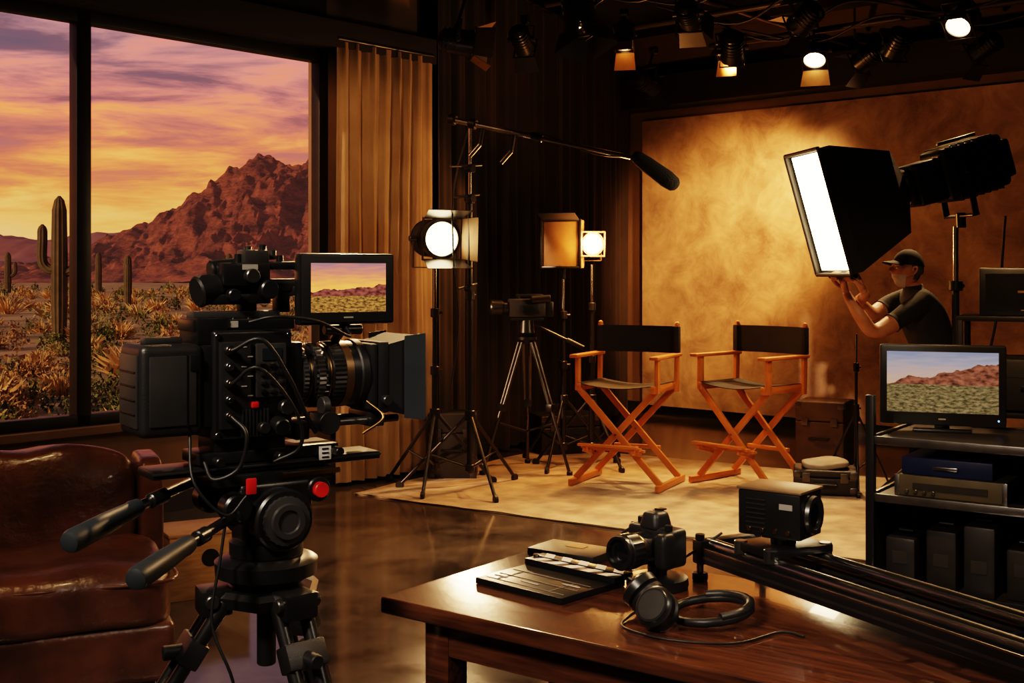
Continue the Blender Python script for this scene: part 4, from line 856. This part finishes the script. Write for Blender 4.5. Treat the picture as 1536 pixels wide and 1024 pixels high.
ed_=[(0,1),(1,2),(2,3),(3,4),(4,5),(3,6),(6,7),(7,8),(8,9),(9,10),(10,11),(11,12),(3,13),(13,14),(14,15),(15,16),(16,17),(17,18),(18,19),(0,20),(20,21),(21,22),(22,23),(23,24),(24,25),(0,26),(26,27),(27,28),(28,29),(29,30),(30,31)]
rd=[.145,.150,.160,.150,.075,.058, .085,.068,.056,.048,.044,.029,.027, .085,.068,.054,.047,.042,.029,.027, .10,.085,.062,.058,.045,.042, .10,.085,.062,.058,.045,.042]
me=bpy.data.meshes.new('sk'); me.from_pydata([tuple(v) for v in vsn],ed_,[]); o=bpy.data.objects.new('sk',me); COL.objects.link(o); o.modifiers.new('Skin','SKIN')
for i,r in enumerate(rd): s=me.skin_vertices[0].data[i]; s.radius=(r,r); s.use_root=(i==0)
ss=o.modifiers.new('Sub','SUBSURF'); ss.levels=3; ss.render_levels=3
bpy.context.view_layer.update(); me=bpy.data.meshes.new_from_object(o.evaluated_get(bpy.context.evaluated_depsgraph_get())); me.name='body'; bpy.data.objects.remove(o)
cuts=[(V((2.335,7.355,1.15)),V((-.81,-.30,-.48)).normalized()),(V((2.375,7.71,1.222)),V((-.78,-.50,-.38)).normalized()),(V((2.5,7.6,.90)),V((0,0,1))),(V((2.5,7.6,.10)),V((0,0,1))),(V((2.5,7.6,1.368)),V((-.15,0,1)).normalized())]
bm=bmesh.new(); bm.from_mesh(me)
for co,no in cuts: bmesh.ops.bisect_plane(bm,geom=bm.verts[:]+bm.edges[:]+bm.faces[:],plane_co=co,plane_no=no,dist=1e-5)
bm.to_mesh(me); bm.free()
for m in (SHIRT,SKIN,JEANS,SHOE):
    me.materials.append(m)
for p in me.polygons:
    c=p.center; k=0
    if c.z<.90: k=2
    if c.z<.10: k=3
    if (c-cuts[4][0]).dot(cuts[4][1])>0 and c.x>2.42: k=1
    if c.x<2.44 and c.z>.9:
        if c.y<7.47 and (c-cuts[0][0]).dot(cuts[0][1])>0: k=1
        if c.y>=7.47 and (c-cuts[1][0]).dot(cuts[1][1])>0: k=1
        if c.x<2.30: k=1
    p.material_index=k; p.use_smooth=True
bo=bpy.data.objects.new('body',me); COL.objects.link(bo); bo.parent=mn.e
sweep(mn,'sleeve_hem_near',[(2.352,7.361,1.160),(2.328,7.352,1.146)],[.056,.064],SHIRT,24); sweep(mn,'sleeve_hem_far',[(2.395,7.722,1.231),(2.370,7.708,1.219)],[.054,.061],SHIRT,24)
hM=lookM((2.505,7.60,1.475),(-.96,-.12,.10)); 
def headpt(v,sc=1.0):
    x,y,z=v; X=x*.098; Y=y*.076; Z=z*.118
    if z<0: 
        k=1-.30*min(1,-z)**1.3; Y*=k; X*=1-.12*(-z)
        if x>0: X+=.012*(-z)*x
    if x<0 and z<-.2: X*=.86
    if x>0:
        X+=.006*math.exp(-((z-.18)/.12)**2-(y/.5)**2)
        X+=.026*math.exp(-((z+.16)/.13)**2-(y/.13)**2)+.012*math.exp(-((z-.02)/.14)**2-(y/.10)**2)
        X-=.010*math.exp(-((z-.06)/.10)**2-((abs(y)-.38)/.16)**2)
        X+=.008*math.exp(-((z+.46)/.07)**2-(y/.28)**2)+.010*math.exp(-((z+.82)/.14)**2-(y/.3)**2)
    return V((X,Y,Z))*sc
def headshell(name,m,sc,filt):
    nu,nv_=72,60; vs=[];fs=[]
    for j in range(nv_+1):
        th=PI*j/nv_
        for i in range(nu):
            a=2*PI*i/nu; vs.append(hM@headpt((math.sin(th)*math.cos(a),math.sin(th)*math.sin(a),math.cos(th)),sc))
    for j in range(nv_):
        for i in range(nu):
            th=PI*(j+.5)/nv_; a=2*PI*(i+.5)/nu; d=(math.sin(th)*math.cos(a),math.sin(th)*math.sin(a),math.cos(th))
            if filt(d): fs.append((j*nu+i,(j+1)*nu+i,(j+1)*nu+(i+1)%nu,j*nu+(i+1)%nu))
    return pyd(mn,name,vs,fs,m,True,80)
headshell('head',SKIN,1.0,lambda d:True)
headshell('hair',HAIR,1.035,lambda d:(d[0]<-.15 and d[2]>-.5) or (d[0]<.12 and d[2]>.0))
headshell('mask',MASK,1.05,lambda d:math.atan2(abs(d[1]),d[0])<1.25 and -.95<d[2]<-.30)
headshell('cap_crown',CAPM,1.10,lambda d:d[2]>.20)
vs=[];fs=[]
for s_ in (0,.004):
    for i in range(17):
        a=math.radians(-60+120*i/16)
        for r in (0,1): 
            ex=.100*math.cos(a) if r==0 else .100*math.cos(a)+.070*math.cos(a*1.15)
            ey=.080*math.sin(a)*1.05
            vs.append(hM@V((ex,ey,.034-.016*r-s_+.014*math.cos(a*1.4)*1)))
for i in range(16):
    a=i*2; fs+=[(a,a+1,a+3,a+2),(34+a+2,34+a+3,34+a+1,34+a)]
pyd(mn,'cap_brim',vs,fs,CAPM)
for s in (-1,1):
    sweep(mn,'ear_%d'%s,[hM@V(q) for q in crom([(-.004,s*.074,-.032),(-.018,s*.082,-.015),(-.022,s*.088,.008),(-.010,s*.086,.018),(.0,s*.079,.010),(-.004,s*.078,-.010)],4)],.0065,SKIN,8)
    sphere(mn,'eye_%d'%s,.0115,hM@V((.082,s*.029,.006)),mat('eye',(.6,.58,.55),.2)); sphere(mn,'iris_%d'%s,.0055,hM@V((.0905,s*.029,.006)),mat('iris',(.04,.02,.01),.2))
    cable(mn,'mask_loop_%d'%s,[hM@V((.04,s*.07,-.05)),hM@V((.01,s*.078,-.035)),hM@V((-.012,s*.080,-.02))],.0018,MASK)
def hand(tag,wrist,bar,axis,thumbside):
    w_=V(wrist); f0=(V(bar)-w_); ac=V(axis).normalized(); f=(f0-ac*f0.dot(ac)).normalized(); n=ac.cross(f).normalized()
    if n.x<0: n=-n
    bc=w_+f*(f0.dot(f))
    pts=[w_-f*.012,w_+f*.012,w_+f*.035,w_+f*.060,w_+f*.076]; cen=[0,.002,.008,.014,.016]
    wd=[.026,.029,.038,.042,.038]; tk=[.022,.020,.018,.016,.010]; vs=[];fs=[];S=18
    for p,c,a_,t_ in zip(pts,cen,wd,tk):
        for k in range(S):
            th=2*PI*k/S; vs.append(p+n*(c+t_*math.sin(th))+ac*a_*math.cos(th))
    for i in range(4):
        for k in range(S): fs.append((i*S+k,i*S+(k+1)%S,(i+1)*S+(k+1)%S,(i+1)*S+k))
    fs.append(tuple(reversed(range(S)))); fs.append(tuple(4*S+k for k in range(S)))
    pyd(mn,'palm_'+tag,vs,fs,SKIN,True,80)
    for i,(o_,l) in enumerate(((-.0315,.90),(-.0105,1.0),(.0105,.95),(.031,.80))):
        c=bc+ac*o_; rr=.0235
        P=[w_+f*.062+ac*o_*.95+n*.016, c+n*rr-f*.004, c+n*rr*.75+f*rr*.78*l, c+f*rr*1.12*l-n*.004, c+f*rr*.72*l-n*rr*.85, c-n*rr*1.0-f*.004*l, c-n*rr*.92-f*.014*l]
        Q=crom(P,4); k_=len(Q); sweep(mn,'finger_%s_%d'%(tag,i),Q,[(.0105-.0030*j/(k_-1))*(1 if j<k_-1 else .6) for j in range(k_)],SKIN,12)
    ts=thumbside
    P=[w_+f*.020+ac*ts*.026+n*.004, w_+f*.038+ac*ts*.046-n*.006, bc-f*.018+ac*ts*.046-n*.018, bc-f*.006+ac*ts*.028-n*.026]
    Q=crom(P,5); k_=len(Q); sweep(mn,'thumb_'+tag,Q,[(.0145-.0045*j/(k_-1))*(1 if j<k_-1 else .6) for j in range(k_)],SKIN,12)
hand('near',W1,bar1,bax,-1); hand('far',W2,bar2,bax,1)
# ---------------------------------------------------------------- ceiling grid and fixtures
gd=G('ceiling_pipe_grid'); 
for i in range(9):
    u=1.2+i*1.1; 
    if u<10: rod(gd,'pipe_u_%d'%i,uv(u,-6.2 if u<6 else -5.7,3.42),uv(u,2.6,3.42),.026,PIPE)
for i in range(8):
    v=-6.0+i*1.1; rod(gd,'pipe_v_%d'%i,uv(-2,v,3.48),uv(9.9 if v>-5.7 else 5.8,v,3.48),.026,PIPE)
for i in range(14):
    u=4+.45*i; v=-5+ (i*1.7)%5; rod(gd,'hanger_%d'%i,uv(u,v,3.42),uv(u,v,3.9),.010,GREYM)
for i in range(7):
    u=5+.6*i; cable(gd,'cable_%d'%i,[uv(u,-5.2,3.45),uv(u+.15,-4.6,3.30-.04*(i%3)),uv(u+.1,-4,3.42),uv(u+.3,-3.3,3.28),uv(u+.2,-2.4,3.44)],.010)
for i in range(4): box(gd,'beam_%d'%i,(8.8,.18,.22),tuple(uv(2+2.4*i,-1.6,3.76)),PIPE,rot=(0,0,A-PI/2),bev=0)
OFF=GLASSD
def canlight(loc,tgt,r,lm,en,doors,col=WARM,size=55,dm=None,L_=.22,soft=.06):
    d=V(tgt)-V(loc); g=fresnel('stage_light',loc,d,r,L_,lm,BLK,doors,.12,dm,yoke=1)
    top=V((loc[0],loc[1],3.42)); q=g.inv@top; rod(g,'hanger',(-L_*.45,0,r*1.7),q,.012,BLK); rod(g,'pipe_clamp',q-V((0,.03,0)),q+V((0,.03,0)),.035,BLK)
    if en: spot('stage_beam',V(loc)+d.normalized()*.05,tgt,en,col,size,.6,soft)
    return g
GA=mat('door_amber',(.5,.27,.10),.4,.3)
canlight((3.16,8.5,3.20),(1.6,6.9,.9),.085,E_T,260,(1,0,0,0),size=50)
canlight((2.42,9.6,3.16),(1.7,7.7,.3),.085,E_T,380,(0,1,0,0),dm=GA,size=50)
canlight((1.69,9.5,3.20),(.9,7.7,.2),.060,E_A,220,(1,1,0,0),col=AMB,dm=GA)
canlight((.85,9.1,3.18),(.5,7.6,.2),.060,E_A,180,(1,1,0,0),col=AMB,dm=GA)
canlight((-.28,8.1,3.00),(.9,8.3,2.85),.08,OFF,0,(1,1,1,1),dm=BROWNB)
canlight((.47,8.0,3.08),(.58,7.85,2.4),.10,OFF,0,(1,1,1,1),L_=.42)
canlight((1.25,10.6,3.10),(2.4,11.6,2.7),.08,OFF,0,(0,1,0,0))
canlight((2.05,8.6,3.22),(1.5,9.6,2.6),.08,OFF,0,(1,1,0,0)); canlight((2.9,10.0,3.2),(2.2,11.0,2.6),.08,OFF,0,(1,1,0,0))
canlight((1.25,8.4,3.22),(1.6,9.4,2.9),.07,OFF,0,(1,1,1,1)); canlight((3.6,9.3,3.15),(2.8,10.4,2.4),.08,OFF,0,(1,1,0,0)); canlight((.1,9.3,3.2),(.4,10.2,2.7),.07,OFF,0,(1,1,0,0))
# backdrop washers
spot('backdrop_wash',(1.75,9.5,3.12),(2.15,11.85,1.75),780,AMB,62,1,.12)
fresnel('stage_light',(1.73,9.42,3.15),(.15,.8,-.6),.08,.22,OFF,BLK,(0,0,0,0),yoke=1)
spot('backdrop_wash_b',(2.9,9.3,3.12),(2.2,11.7,1.85),820,(1,.50,.19),46,1,.12)
fresnel('stage_light',(2.92,9.22,3.15),(-.15,.8,-.6),.08,.22,OFF,BLK,(0,0,0,0),yoke=1)
# unseen ceiling spots over the near half, mostly added as fill light
canlight((2.3,4.6,3.15),(.5,2.6,.8),.09,E_T,280,(1,1,0,0),size=50)
canlight((-.6,5.6,3.15),(-.5,2.3,1.2),.09,E_T,230,(1,1,0,0),size=35)
canlight((-1.6,3.0,3.1),(-1.5,4.3,.4),.09,E_T,75,(1,1,0,0),size=70,soft=.15)
canlight((-1.2,6.4,3.2),(-1.1,8.4,1.3),.08,OFF,60,(1,1,0,0),col=(1,.52,.22),size=75)
canlight((-1.5,.2,3.1),(-.45,2.3,1.15),.12,E_T,300,(0,0,0,0),size=50,col=NEU,soft=.25)  # fill spot behind the camera, added to brighten the cinema camera
canlight((1.9,.8,3.1),(.7,2.6,.8),.12,E_T,110,(0,0,0,0),size=50,col=NEU,soft=.25)  # second added fill from behind the camera, for the table
canlight((1.2,3.4,3.2),(2.1,5.6,.9),.10,E_T,190,(0,0,0,0),size=55,col=WARM,soft=.15)  # added spot, brightens the cart and its contents
canlight((.2,4.6,3.2),(0,6.2,.0),.09,E_T,100,(1,1,0,0),size=80,col=WARM,soft=.12)
# colour management
scene.view_settings.view_transform='Filmic'
try: scene.view_settings.look='High Contrast'
except Exception as ex:
    print(ex)
scene.view_settings.exposure=0.3
